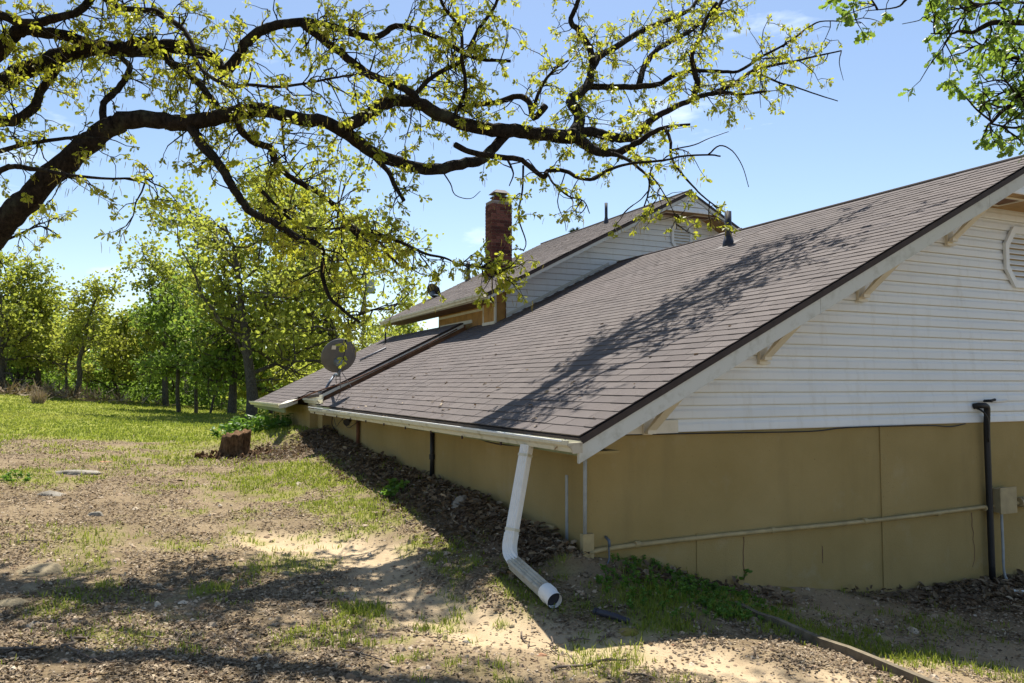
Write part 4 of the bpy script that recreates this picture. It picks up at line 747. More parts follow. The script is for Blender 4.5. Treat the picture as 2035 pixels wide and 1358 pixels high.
# each limb: points measured in the photo (x, y) with their own distance, and half-thickness in photo pixels
LIMBS = [
 ('main', [(-340, 800, 8.6), (-190, 640, 8.5), (-90, 545, 8.4), (0, 453, 8.3), (44, 405, 8.25), (88, 361, 8.2), (136, 320, 8.15), (177, 284, 8.1), (217, 254, 8.1), (258, 239, 8.05), (313, 239, 8.0), (368, 243, 8.0), (423, 236, 8.0), (479, 221, 8.05), (534, 221, 8.1), (589, 236, 8.1), (644, 243, 8.24), (691, 265, 8.38), (728, 295, 8.53), (772, 317, 8.63), (824, 333, 8.77), (868, 337, 8.92), (916, 326, 9.02), (957, 317, 9.11), (982, 295, 9.21), (1008, 265, 9.35), (1035, 258, 9.5)], [44, 12], 0.5),
 ('a', [(686, 252, 8.3), (736, 225, 8.48), (772, 203, 8.66), (813, 201, 8.85), (853, 217, 8.93), (890, 236, 9.01), (934, 250, 9.09), (979, 258, 9.17), (1023, 260, 9.25), (1071, 267, 9.34), (1119, 272, 9.42), (1144, 269, 9.5)], [12, 14], 0.45),
 ('b', [(1141, 265, 9.5), (1177, 262, 9.55), (1212, 272, 9.69), (1255, 274, 9.74), (1276, 255, 9.78), (1301, 234, 9.93), (1336, 216, 9.97), (1375, 198, 10.12), (1407, 188, 10.16), (1446, 184, 10.31), (1467, 188, 10.35), (1520, 182, 10.5)], [11, 2.5], 0.8),
 ('c', [(1130, 266, 9.5), (1159, 283, 9.4), (1188, 301, 9.3), (1226, 303, 9.2), (1262, 287, 9.1), (1301, 262, 9.0), (1326, 253, 8.95), (1372, 248, 8.9)], [13, 2.5], 0.4),
 ('d', [(1141, 265, 9.5), (1152, 234, 9.78), (1134, 202, 10.07), (1149, 188, 10.3), (1170, 166, 10.53), (1177, 138, 10.77), (1191, 113, 11.0), (1219, 96, 11.28), (1255, 74, 11.52), (1301, 50, 11.75), (1347, 32, 12.03), (1379, 11, 12.32), (1400, -40, 12.7)], [12, 3], 1.0),
 ('e', [(1179, 130, 10.77), (1170, 92, 10.78), (1149, 60, 10.77), (1134, 42, 10.85), (1145, 14, 10.83), (1152, -20, 10.92), (1140, -90, 11.0)], [7, 4], 1.0),
 ('f', [(1165, 172, 10.65), (1212, 173, 10.57), (1269, 172, 10.5), (1308, 168, 10.43), (1336, 152, 10.35), (1372, 142, 10.28), (1425, 142, 10.2), (1467, 142, 10.08), (1513, 113, 10.05), (1566, 85, 9.93), (1609, 53, 9.9), (1640, 42, 9.77), (1711, 46, 9.75)], [7, 1], 0.65),
 ('g', [(1269, 172, 10.6), (1280, 134, 10.87), (1301, 103, 11.14), (1336, 81, 11.41), (1368, 64, 11.69), (1400, 39, 11.96), (1428, 14, 12.23), (1445, -30, 12.5)], [6.5, 3.5], 1.2),
 ('h', [(1375, 198, 10.1), (1386, 170, 10.1), (1379, 138, 10.1), (1375, 110, 10.1), (1389, 78, 10.1), (1403, 39, 10.2), (1425, 5, 10.2)], [6.5, 3.5], 1.2),
 ('i', [(1415, 187, 10.25), (1460, 166, 10.4), (1495, 142, 10.6), (1531, 131, 10.7), (1580, 122, 10.9), (1630, 110, 11.1), (1672, 101, 11.2)], [5, 1.4], 0.6),
 ('j', [(1500, 142, 10.8), (1545, 163, 10.7), (1580, 173, 10.7), (1623, 188, 10.6), (1665, 201, 10.6)], [2.6, 1], .12),
 ('k', [(905, 288, 8.7), (934, 302, 8.8), (979, 311, 8.7), (1030, 317, 8.6), (1052, 331, 8.6), (1082, 353, 8.5), (1087, 340, 8.5), (1124, 341, 8.5), (1149, 354, 8.4), (1180, 356, 8.4), (1205, 340, 8.4), (1248, 326, 8.3), (1290, 322, 8.3), (1326, 318, 8.3), (1354, 311, 8.2), (1407, 308, 8.2), (1432, 311, 8.2)], [6.5, 1.6], 0.3),
 ('l', [(1215, 303, 9.2), (1248, 318, 9.0), (1276, 340, 8.8), (1290, 357, 8.7), (1288, 386, 8.7), (1280, 410, 8.6)], [4.2, 1.4], .35),
 ('m', [(1322, 255, 8.95), (1333, 283, 8.8), (1333, 308, 8.7), (1347, 336, 8.6), (1375, 368, 8.5), (1400, 393, 8.4), (1428, 414, 8.3)], [3.4, 1.4], 0.4),
 ('n', [(-330, 520, 8.8), (-200, 330, 8.9), (-100, 230, 9.0), (0, 166, 9.0), (37, 147, 9.0), (85, 125, 9.0), (136, 107, 9.0), (191, 96, 9.0), (239, 99, 9.0), (295, 99, 8.9), (331, 92, 8.9), (368, 96, 8.9), (405, 107, 8.8), (431, 125, 8.8), (446, 143, 8.8), (471, 118, 8.8), (493, 81, 8.8), (523, 59, 8.8), (560, 48, 8.9), (608, 44, 8.9), (663, 55, 9.0), (699, 66, 9.0), (739, 75, 9.0), (765, 66, 9.1), (787, 52, 9.1), (824, 59, 9.2), (868, 74, 9.2), (898, 92, 9.2), (923, 107, 9.3), (953, 118, 9.3), (1015, 122, 9.4)], [20, 3], 1.05),
 ('o', [(600, 46, 8.9), (655, 88, 8.8), (684, 110, 8.7), (714, 136, 8.65), (758, 158, 8.6), (795, 173, 8.55), (824, 190, 8.5), (830, 203, 8.5)], [9, 6.5], 1.0),
 ('p', [(-330, 440, 8.9), (-120, 220, 8.5), (0, 103, 8.3), (22, 74, 8.3), (48, 59, 8.3), (92, 66, 8.4), (140, 74, 8.5), (177, 88, 8.7), (215, 97, 8.95)], [16, 9], 0.8),
 ('q', [(-60, 10, 8.0), (0, 29, 8.0), (37, 44, 8.1), (85, 44, 8.1), (122, 33, 8.1), (158, 22, 8.2), (185, -10, 8.3), (230, -80, 8.4)], [9, 7], 0.8),
 ('r', [(185, -30, 8.2), (221, 7, 8.2), (258, 18, 8.1), (306, 22, 8.0), (331, 37, 8.0), (361, 55, 7.9), (383, 92, 7.8), (390, 125, 7.8), (416, 151, 7.7), (460, 173, 7.6), (497, 169, 7.6), (552, 173, 7.5), (608, 166, 7.5), (663, 155, 7.4), (700, 149, 7.4), (740, 148, 7.3)], [7, 1.8], 1.1),
 ('s', [(-200, 255, 8.4), (-80, 250, 8.5), (0, 243, 8.6), (37, 236, 8.6), (70, 210, 8.7), (81, 180, 8.8), (107, 147, 8.9), (125, 115, 9.0)], [12, 7], 0.6),
 ('t', [(320, 100, 8.9), (345, 128, 8.7), (368, 140, 8.6), (398, 169, 8.4), (427, 206, 8.2), (440, 228, 8.05)], [9, 6], 0.8),
 ('u', [(206, 250, 8.1), (206, 206, 8.2), (228, 184, 8.3), (250, 155, 8.4), (258, 133, 8.5), (239, 107, 8.6), (265, 81, 8.7), (313, 77, 8.8)], [7, 5], 0.8),
 ('v', [(375, 246, 8.0), (405, 291, 7.9), (434, 324, 7.8), (453, 357, 7.8), (479, 398, 7.7), (501, 423, 7.7), (552, 446, 7.6), (596, 475, 7.6), (626, 483, 7.5), (641, 498, 7.5), (641, 530, 7.5), (642, 555, 7.5), (656, 593, 7.5), (675, 610, 7.4), (697, 629, 7.4), (716, 641, 7.4)], [10.5, 2.5], 1.0),
 ('w', [(470, 228, 8.05), (480, 262, 8.1), (508, 284, 8.2), (538, 295, 8.2), (549, 324, 8.3), (574, 350, 8.3), (593, 362, 8.4), (628, 381, 8.4), (656, 401, 8.5), (675, 423, 8.5), (689, 445, 8.5), (708, 467, 8.6), (730, 478, 8.6), (755, 483, 8.6), (766, 500, 8.7), (782, 516, 8.7), (799, 530, 8.7), (829, 533, 8.8)], [8, 2], 1.3),
 ('x', [(697, 450, 8.5), (730, 467, 8.3), (758, 469, 8.2), (799, 483, 8.1), (846, 505, 8.0), (884, 513, 7.9), (917, 527, 7.8), (960, 530, 7.7)], [5, 1.4], 1.2),
 ('y', [(740, 308, 8.6), (772, 342, 8.4), (784, 368, 8.3), (802, 398, 8.2)], [6, 4], .5),
 ('z', [(1085, 210, 9.3), (1060, 235, 9.3), (1050, 200, 9.4), (1020, 192, 9.5), (985, 205, 9.5), (935, 210, 9.4), (900, 218, 9.3)], [7, 5], .9),
 ('aa', [(820, 195, 9.0), (850, 160, 9.1), (890, 135, 9.2), (920, 118, 9.4), (950, 60, 9.5), (985, 10, 9.6), (1000, -60, 9.7)], [5, 3], 1.4),
 ('ab', [(900, 235, 9.1), (925, 180, 9.0), (918, 120, 8.9), (915, 60, 8.8), (880, 10, 8.7), (860, -50, 8.6)], [4.5, 3], 1.3),
 ('ac', [(1060, 215, 9.3), (1075, 175, 9.2), (1100, 140, 9.1), (1130, 120, 9.0)], [4, 2], .9),
 ('ad', [(1085, 340, 8.5), (1100, 365, 8.3), (1130, 390, 8.2), (1160, 400, 8.1), (1172, 425, 8.1)], [2.6, 1], .7),
 ('ae', [(1040, 330, 8.6), (1038, 380, 8.5), (1030, 430, 8.4), (1045, 480, 8.3), (1040, 500, 8.3)], [2.4, 1], .25),
 ('af', [(1010, 320, 8.7), (1020, 345, 8.6), (1012, 370, 8.6)], [2.5, 1], .9),
 ('ag', [(520, 380, 8.0), (560, 420, 8.1), (600, 450, 8.3), (660, 455, 8.4), (690, 450, 8.5)], [4, 2], 1.5),
 ('ah', [(-60, 420, 7.6), (0, 340, 7.4), (60, 335, 7.3), (120, 345, 7.2), (200, 355, 7.0), (290, 355, 6.9), (305, 362, 6.9)], [7, 1], .45),
 ('ai', [(-30, 300, 7.8), (0, 300, 7.8), (60, 285, 7.7), (130, 275, 7.7), (170, 270, 7.8)], [6, 3], .9),
 ('ba', [(1407, 308, 8.2), (1430, 290, 8.2), (1455, 300, 8.1), (1475, 330, 8.1), (1488, 372, 8.0)], [1.7, .7], .02),
 ('bb', [(1334, 298, 8.52), (1380, 288, 8.5), (1410, 275, 8.5), (1448, 262, 8.4)], [1.5, .7], .05),
 ('bc', [(1288, 380, 8.5), (1272, 398, 8.4), (1248, 415, 8.3), (1232, 432, 8.3)], [1.4, .6], .05),
 ('bd', [(1290, 345, 8.5), (1310, 370, 8.3), (1338, 420, 8.2), (1345, 455, 8.2)], [1.5, .7], .5),
 ('be', [(880, 342, 8.3), (895, 365, 8.1), (905, 388, 8.0), (935, 395, 7.9), (955, 380, 7.9)], [1.5, .6], .05),
 ('bf', [(560, 230, 8.1), (565, 300, 7.9), (575, 330, 7.8), (610, 370, 7.7)], [2.5, 1], .6),
 ('bg', [(1124, 341, 8.5), (1108, 400, 8.3), (1122, 440, 8.2), (1125, 460, 8.2)], [1.3, .6], .05),
 ('bh', [(1513, 140, 9.8), (1510, 180, 9.7), (1512, 215, 9.6)], [1.2, .5], .0),
 ('bi', [(1672, 101, 10.0), (1668, 125, 9.9), (1676, 160, 9.8)], [1.2, .5], .0),
 ('bj', [(960, 530, 7.7), (985, 535, 7.6), (1000, 545, 7.6)], [1.3, .7], 3.0),
 ('aj', [(-120, 560, 8.8), (-40, 505, 8.9), (30, 470, 9.0), (80, 450, 9.2), (120, 470, 9.3)], [4, 1], .9),
]
OFF = [  # limbs above the picture and towards the viewer: they shade the yard and roof
 [(-330, 440, 8.9), (-150, -60, 8.2), (60, -300, 7.6), (320, -420, 7.2), (600, -500, 6.8), (800, -560, 6.6)], [(-330, 440, 8.9), (-250, 60, 7.5), (-60, -220, 6.6), (150, -420, 6.0), (300, -620, 5.6)], [(-150, -60, 8.2), (150, -180, 9.5), (420, -260, 10.3), (700, -280, 10.8), (1000, -300, 11)], [(400, -250, 8.4), (650, -180, 8.4), (900, -220, 8.2), (1150, -260, 8.2), (1350, -230, 8.4)], [(-330, 500, 8.8), (-500, 100, 9), (-600, -200, 9.2), (-560, -500, 9.0)], [(60, -300, 7.6), (250, -620, 6.3), (500, -900, 5.6)]]
g = np.random.default_rng(21); twig_mb = MB(); LP, LD = [], []
def grow_twigs(P, dens, g, r_end, low=False):
    seg = np.linalg.norm(np.diff(P, axis=0), axis=1); L = seg.sum(); cum = np.concatenate([[0], np.cumsum(seg)])
    n = int(g.poisson(L * 12.0 * dens + .01))
    for s in g.uniform(0, L, n):
        i = min(len(P) - 2, int(np.searchsorted(cum, s) - 1)); i = max(i, 0); f = (s - cum[i]) / (seg[i] + 1e-9); p = P[i] * (1 - f) + P[i + 1] * f; t = unit(P[i + 1] - P[i])
        d = g.normal(size=3); d = d - t * (d @ t); d = unit(unit(d) + t * g.uniform(.1, .9) + np.array([0, 0, .18])); ln = g.uniform(.16, .62) * (.62 if low else 1.0)
        Q, dd = twig_path(p, d, ln, g, .3); tube(twig_mb, Q, np.linspace(.0085, .003, len(Q)), 4, caps=False)
        LP.append(Q[-1]); LD.append(dd)
        for _ in range(int(g.integers(1, 4))):
            k = int(g.integers(1, len(Q) - 1)); e = unit(unit(Q[k + 1] - Q[k]) + g.normal(size=3) * .8); q2, e2 = twig_path(Q[k], e, g.uniform(.10, .38), g, .35, 3); tube(twig_mb, q2, np.linspace(.0055, .0025, len(q2)), 3, caps=False); LP.append(q2[-1]); LD.append(e2)
for nm, pts, (r0, r1), dens in LIMBS:
    P = np.array([at(*q) for q in pts]); S = smooth_line(P, 4); D = (S - CAM) @ _F; rr = np.linspace(1, 0, len(S)) ** 1.15 * (r0 - r1) + r1
    if nm == 'main': rr = np.interp(np.linspace(0, 1, len(S)), [0, .12, .3, .4, .6, .85, 1], [36, 25, 20.5, 16, 13, 11, 9])
    rad = rr / FPX * D * (1 + .10 * (vnoise(np.arange(len(S)) * .55, np.arange(len(S)) * 0.0, hash(nm) % 97 if False else len(nm) * 7 + ord(nm[0])) - .5))
    jit = g.normal(size=S.shape) * np.minimum(rad[:, None] * .10, .012); mbl = MB(); tube(mbl, S + jit, rad, 12 if r0 > 9 else 8, caps=True); obj('limb', mbl, M['bark'], oak, True)
    st = 0
    en = len(S)
    if nm == 'main': st = int(len(S) * .33); en = int(len(S) * .8)
    if nm in 'np': st = int(len(S) * .1)
    grow_twigs(S[st:en], dens, g, r1, nm in ('main', 'a', 'b', 'c', 'k', 'l', 'm', 'x', 'ad', 'ae', 'bd', 'bj', 'y'))
for pts in OFF:
    S = smooth_line(np.array([at(*q) for q in pts]), 5); mbl = MB(); tube(mbl, S, np.linspace(.13, .02, len(S)), 8); obj('limb', mbl, M['bark'], oak, True); grow_twigs(S[4:], 2.0, g, 1)
f0, f1 = at(-340, 800, 8.6), at(-330, 440, 8.9); tr = smooth_line([oak_base + [0, 0, -.3], oak_base + [0, 0, .3], f0, f0 * .5 + f1 * .5, f1], 4); obj('trunk', tube(MB(), tr, np.interp(np.linspace(0, 1, len(tr)), [0, .15, .4, 1], [.52, .40, .34, .22]), 16), M['bark'], oak, True)
tag(obj('twigs', twig_mb, M['bark'], oak), kind='stuff')
LP, LD = np.array(LP), np.array(LD); pos, dr, sz, idx = leaf_clusters(LP, LD, g, (9, 16), (.030, .070), .08); tint = np.clip(.5 + .22 * (fbm(pos[:, 0] * .8, pos[:, 2] * .8 + pos[:, 1], 4) - .5) * 2 + g.normal(0, .17, len(pos)), 0, 1); Mx = frames(dr, g)
near = np.argsort(((pos - CAM) ** 2).sum(1) / sz ** 2 + 1e6 * ((pos @ np.zeros(3)) * 0))
vis = []
for i in near:
    q = pos[i] - CAM; z = q @ _F
    if z > 0 and abs(q @ _R) / z < .64 and abs(q @ _U) / z < .43: vis.append(i)
    if len(vis) == 300: break
vis = np.array(vis); mask = np.ones(len(pos), bool); mask[vis] = False
cm = MB(); scatter(cm, LEAF[0], LEAF[1], pos[mask], Mx[mask], sz[mask], tint[mask])
tag(obj('crown', cm, M['oakleaf'], oak), kind='stuff')
from mathutils import Matrix
lm = []
for q in range(5): lm.append(MB().add(LEAF[0], LEAF[1], q / 4).mesh('leaf', M['oakleaf']))
for i in vis:
    o = link('leaf', lm[int(round(tint[i] * 4))], oak); mm = Matrix((Mx[i] * sz[i]).tolist()).to_4x4(); mm.translation = Vector(pos[i] - oak_base); o.matrix_local = mm
# catkins: hanging strings below the clusters
k = len(LP); ci = np.repeat(np.arange(k), g.integers(0, 5, k)); cp = LP[ci] + g.normal(size=(len(ci), 3)) * .045; cd = unit(g.normal(size=(len(ci), 3)) * .22 + np.array([0, 0, -1])); CAT = (np.array([(-.5, 0, 0), (.5, 0, 0), (.6, .5, .04), (-.6, .5, .04), (.3, 1, 0), (-.3, 1, 0)]) * [.07, 1, 1], np.array([[0, 1, 2, 3], [3, 2, 4, 5]]))
ck = MB(); scatter(ck, CAT[0], CAT[1], cp, frames(cd, g), g.uniform(.05, .10, len(ci)), g.random(len(ci))); tag(obj('catkins', ck, M['catkin'], oak), kind='stuff')
print('oak leaves', len(pos), 'clusters', len(LP))

# ------------------------------------------------------------------ the greener oak at the upper right
ob2 = at(2500, 900, 6.2); ob2[2] = float(gz(ob2[:1], ob2[1:2])[0]); oak2 = thing('oak_tree', 'green leaved oak reaching in at the upper right corner', 'tree', tuple(ob2)); twig_mb = MB(); LP, LD = [], []; g = np.random.default_rng(33)
top2 = at(2480, 60, 6.2)
R2 = [([(2480, 60, 6.2), (2250, 20, 6.1), (2120, 42, 6.0), (2035, 45, 6.0), (1977, 45, 5.95), (1953, 54, 5.95), (1932, 65, 5.9), (1906, 62, 5.9), (1892, 67, 5.9), (1850, 67, 5.85)], 9, 1.2, 1.0), ([(1857, 66, 5.85), (1856, 45, 5.8), (1861, 16, 5.8), (1880, -20, 5.8)], 1.8, 1, .3), ([(1854, 45, 5.8), (1836, 34, 5.8), (1826, 41, 5.8), (1793, 48, 5.75)], 1.4, .7, .05),
      ([(2480, 200, 6.2), (2250, 150, 6.2), (2100, 140, 6.2), (2035, 181, 6.2), (2012, 205, 6.2), (1989, 224, 6.15), (1972, 243, 6.1), (1963, 250, 6.1), (1951, 278, 6.1)], 8, 1.2, .5), ([(1972, 243, 6.1), (1942, 219, 6.0), (1925, 200, 6.0), (1909, 184, 5.95), (1893, 165, 5.9)], 2, 1, .25), ([(1972, 247, 6.1), (2010, 254, 6.2), (2035, 250, 6.3), (2120, 220, 6.3)], 2, 3, .7),
      ([(2480, -60, 6.2), (2250, -80, 5.9), (2050, -60, 5.8), (1900, -40, 5.7), (1830, -25, 5.6), (1800, 0, 5.6), (1781, 15, 5.6), (1720, 22, 5.6)], 7, .8, .5), ([(2300, 0, 6.2), (2150, 80, 6.3), (2060, 120, 6.4), (2000, 110, 6.4), (1960, 90, 6.4), (1925, 95, 6.4)], 5, 1.2, 2.2), ([(2200, 30, 6.0), (2080, 10, 5.9), (1990, 5, 5.8), (1920, 15, 5.7), (1890, 20, 5.7)], 4, 1.2, 1.8), ([(2200, 140, 6.3), (2100, 180, 6.2), (2040, 215, 6.2), (2010, 175, 6.1), (1990, 150, 6.1)], 4, 1.2, 1.5), ([(1850, -60, 5.6), (1760, -45, 5.6), (1690, -15, 5.6), (1645, 5, 5.6)], 2, 1, .9)]
for pts, r0, r1, dens in R2:
    S = smooth_line(np.array([at(*q) for q in pts]), 4); D = (S - CAM) @ _F; obj('limb', tube(MB(), S, np.linspace(r0, r1, len(S)) / FPX * D, 8), M['bark'], oak2, True); n0 = len(LP); grow_twigs(S, dens * .8, g, 1, True)
for q in [(1893, 165, 5.9), (1900, 178, 5.92), (1880, 160, 5.88), (1951, 278, 6.1), (1945, 285, 6.1), (1930, 235, 6.0), (1938, 245, 6.0), (1650, 8, 5.6), (1700, 5, 5.6)]: LP.append(at(*q)); LD.append(np.array([-.6, 0, -.4]))
S = smooth_line([ob2 + [0, 0, -.3], ob2 + [0, 0, .8], at(2490, 500, 6.2), top2, at(2470, -160, 6.2)], 4); obj('trunk', tube(MB(), S, np.linspace(.26, .10, len(S)), 12), M['bark'], oak2, True); tag(obj('twigs', twig_mb, M['bark'], oak2), kind='stuff')
pos, dr, sz, idx = leaf_clusters(np.array(LP), np.array(LD), g, (7, 11), (.04, .085), .08); cm = MB(); scatter(cm, LEAF[0], LEAF[1], pos, frames(dr, g), sz, np.clip(g.normal(.45, .22, len(pos)), 0, 1)); tag(obj('crown', cm, M['greenleaf'], oak2), kind='stuff')

# ------------------------------------------------------------------ trees beyond the lawn
def make_tree(label, px, D, ytop, r, spread, seed, leafm='farleaf', first=.30, ncl=420, card=.17, lean=0.0, name='oak_tree', group='trees beyond the lawn', flat=.75, base_y=None, bare=.0, ylow=.22, tintmid=.6, droop=.0):
    g = np.random.default_rng(seed); b = at(px, 800, D); b[2] = float(gz(b[:1], b[1:2])[0]); topz = float(at(px, ytop, D)[2]); H = topz - b[2]
    t = thing(name, label, 'tree', tuple(b), group); w = MB(); tips, tdir = [], []
    n = 9; tr = [b + np.array([0, 0, -.3])]; d = np.array([lean, 0, 1.0]); pth = [b.copy()]
    for i in range(n): d = unit(d + g.normal(size=3) * np.array([.10, .10, .02]) + np.array([0, 0, .10])); pth.append(pth[-1] + d * H * .80 / n)
    S = smooth_line([tr[0]] + pth, 3); rad = np.interp(np.linspace(0, 1, len(S)), [0, .08, .5, 1], [r * 1.35, r, r * .7, r * .18]); tube(w, S, rad, 9)
    nl = int(10 + spread * 2.2)
    for i in range(nl):
        f = first + (1 - first) * (i + g.random()) / nl; p = S[int(f * (len(S) - 1))]; a = g.uniform(0, 6.28); up = g.uniform(.05, .5) + .7 * max(0, f - .6)
        L = spread * (1.05 - .55 * max(0, f - .45)) * g.uniform(.6, 1.1); d = unit(np.array([math.cos(a), math.sin(a), up])); P = [p]; seg = 7
        for j in range(seg): d = unit(d + g.normal(size=3) * .24 + np.array([0, 0, .05 - droop])); P.append(P[-1] + d * L / seg)
        P = np.array(P); r1 = r * .42 * (1.1 - f * .6); tube(w, smooth_line(P, 2), np.linspace(r1, .012, (len(P) - 1) * 2 + 1), 6, caps=False)
        for _ in range(int(g.integers(6, 10))):
            k = int(g.integers(1, seg)); e = unit(unit(P[k + 1] - P[k]) + g.normal(size=3) * .75); q = [P[k]]
            for j in range(4): e = unit(e + g.normal(size=3) * .3 + np.array([0, 0, .08])); q.append(q[-1] + e * L * .085 * g.uniform(.8, 1.6))
            q = np.array(q); tube(w, q, np.linspace(r1 * .35, .008, len(q)), 4, caps=False); tips += [q[2], q[3], q[4]]; tdir += [e] * 3
            for _2 in range(2): e2 = unit(e + g.normal(size=3) * .9); q2 = q[int(g.integers(1, 4))]; q3 = q2 + e2 * L * .13; tube(w, [q2, q2 * .5 + q3 * .5 + g.normal(size=3) * .03, q3], [.012, .009, .006], 3, caps=False); tips.append(q3); tdir.append(e2)
        tips.append(P[-1]); tdir.append(d)
    tips, tdir = np.array(tips), np.array(tdir); keep = g.random(len(tips)) > bare; tips, tdir = tips[keep], tdir[keep]
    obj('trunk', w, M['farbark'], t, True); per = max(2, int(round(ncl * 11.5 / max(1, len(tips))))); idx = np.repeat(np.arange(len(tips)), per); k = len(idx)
    pos = tips[idx] + g.normal(size=(k, 3)) * np.array([.24, .24, .17]) * (spread / 3.2) ** .5; low = pos[:, 2] > b[2] + ylow * H; pos = pos[low]; idx = idx[low]; k = len(idx)
    c = np.clip(tintmid + (fbm(tips[:, 0] * .9, tips[:, 2] * .9 + tips[:, 1] * .7, seed) - .5)[idx] * .9 + g.normal(0, .15, k), 0, 1)
    cm = MB(); scatter(cm, CARD2[0], CARD2[1], pos, frames(unit(g.normal(size=(k, 3)) + np.array([0, 0, -.25])), g), g.uniform(card * .6, card * 1.25, k), c); obj('crown', cm, M[leafm], t)
    return t
TREES = [
 ('broad oak with long level limbs just left of the house corner', 500, 26, 330, .20, 4.0, 1, 'farleaf', .30, 640, .15), ('pale trunked oak forking behind the lower roof and grey dish', 690, 29, 290, .27, 5.0, 2, 'farleaf', .34, 900, .15),
 ('slender leaning oak standing clear against the sky at left', 150, 34, 512, .12, 1.9, 3, 'farleaf', .45, 190, .15), ('thin dark tree close beside the slender leaning oak', 132, 35, 640, .07, 1.2, 4, 'farleaf', .4, 90, .15),
 ('yellow green oak filling the far left edge', 5, 34, 470, .16, 2.7, 5, 'farleaf', .2, 520, .15), ('bushy green tree low at the left edge', 30, 37, 610, .10, 2.4, 6, 'farleaf2', .1, 430, .16), ('yellowish oak between the left edge and the slender oak', 75, 36, 545, .14, 2.6, 7, 'farleaf', .2, 460, .16),
 ('rounded oak right of the slender oak', 235, 38, 610, .13, 2.8, 8, 'farleaf', .2, 460, .17), ('oak left of the broad oak with a high open crown', 330, 36, 450, .15, 3.0, 9, 'farleaf', .25, 480, .16), ('slim straight tree with dark bare trunk in the wood edge', 356, 30, 560, .09, 1.9, 10, 'farleaf2', .42, 250, .15),
 ('slim tree with forked trunk beside the slim straight one', 390, 31, 590, .08, 1.8, 11, 'farleaf2', .42, 250, .15), ('thick dark trunked tree next to the broad oak', 462, 28, 600, .17, 2.0, 12, 'farleaf2', .4, 280, .16), ('thin crooked sapling between dark trunks', 418, 29, 640, .05, 1.3, 13, 'farleaf2', .45, 140, .15),
 ('green tree behind the broad oak', 440, 40, 470, .16, 3.3, 14, 'farleaf2', .2, 480, .18), ('yellow green oak behind the dish, left of the forking oak', 590, 38, 430, .16, 3.3, 15, 'farleaf', .2, 500, .18), ('oak crown low behind the roof, right of the forking oak', 790, 44, 570, .15, 3.0, 16, 'farleaf', .2, 380, .18),
 ('distant green tree seen through the gap left of the broad oak', 285, 46, 640, .15, 3.4, 17, 'farleaf2', .1, 480, .2), ('distant tree behind the slender oak', 185, 48, 670, .14, 3.2, 18, 'farleaf', .1, 420, .2), ('distant tree behind the slim straight trunks', 375, 48, 620, .15, 3.4, 19, 'farleaf2', .1, 460, .2),
 ('distant dark tree behind the left edge trees', 60, 50, 620, .16, 3.6, 20, 'farleaf2', .1, 460, .2), ('low leafy tree just behind the far roof eave', 540, 33, 640, .10, 2.4, 22, 'farleaf', .15, 400, .16), ('low tree filling behind the dish mast', 650, 42, 620, .12, 2.8, 23, 'farleaf', .1, 420, .18)]
for a in TREES: make_tree(*a)
# pine top showing over the upper roof
pb = at(1146, 800, 34); pb[2] = float(gz(pb[:1], pb[1:2])[0]); pine = thing('pine_tree', 'dark pine whose tip shows just over the upper roof', 'tree', tuple(pb)); ptop = float(at(1146, 452, 34)[2]); obj('trunk', tube(MB(), [pb, pb * .5 + np.array([pb[0], pb[1], ptop]) * .5, (pb[0], pb[1], ptop - .2)], [.2, .13, .03], 8), M['farbark'], pine)
g = np.random.default_rng(77); k = 5200; hh = g.random(k) ** .8; zz = ptop - (1 - hh) * 5 * .9 - .1; rr = (ptop - zz) * .30 * np.sqrt(g.random(k)) + .08; aa = g.uniform(0, 6.28, k); cm = MB(); scatter(cm, CARD[0] * [.25, 1, 1], CARD[1], np.stack([pb[0] + rr * np.cos(aa), pb[1] + rr * np.sin(aa), zz], -1), frames(np.stack([np.cos(aa), np.sin(aa), np.full(k, .5)], -1) + g.normal(size=(k, 3)) * .4, g), g.uniform(.15, .3, k), g.random(k)); obj('crown', cm, M['pine'], pine)
# utility pole behind the trees
ub3 = at(722, 800, 46); ub3[2] = float(gz(ub3[:1], ub3[1:2])[0]); pole = thing('utility_pole', 'wooden utility pole with a grey transformer behind the forking oak', 'utility pole', tuple(ub3)); ptz = float(at(722, 440, 46)[2])
M['polewood'] = plain('pole_wood', (.30, .25, .20), .9, .2, 6); obj('pole', tube(MB(), [ub3, (ub3[0], ub3[1], ptz)], [.14, .10], 10), M['polewood'], pole); tz = float(at(722, 570, 46)[2]); obj('transformer', tube(MB(), [ub3 * [1, 1, 0] + [.33, -.12, tz - .35], ub3 * [1, 1, 0] + [.33, -.12, tz - .3], ub3 * [1, 1, 0] + [.33, -.12, tz + .42], ub3 * [1, 1, 0] + [.33, -.12, tz + .48]], [.2, .26, .26, .15], 14), M['greyconduit'], pole)
obj('crossarm', box(MB(), ub3[0] - 1.0, ub3[0] + 1.0, ub3[1] - .06, ub3[1] + .06, ptz - .45, ptz - .33), M['polewood'], pole)
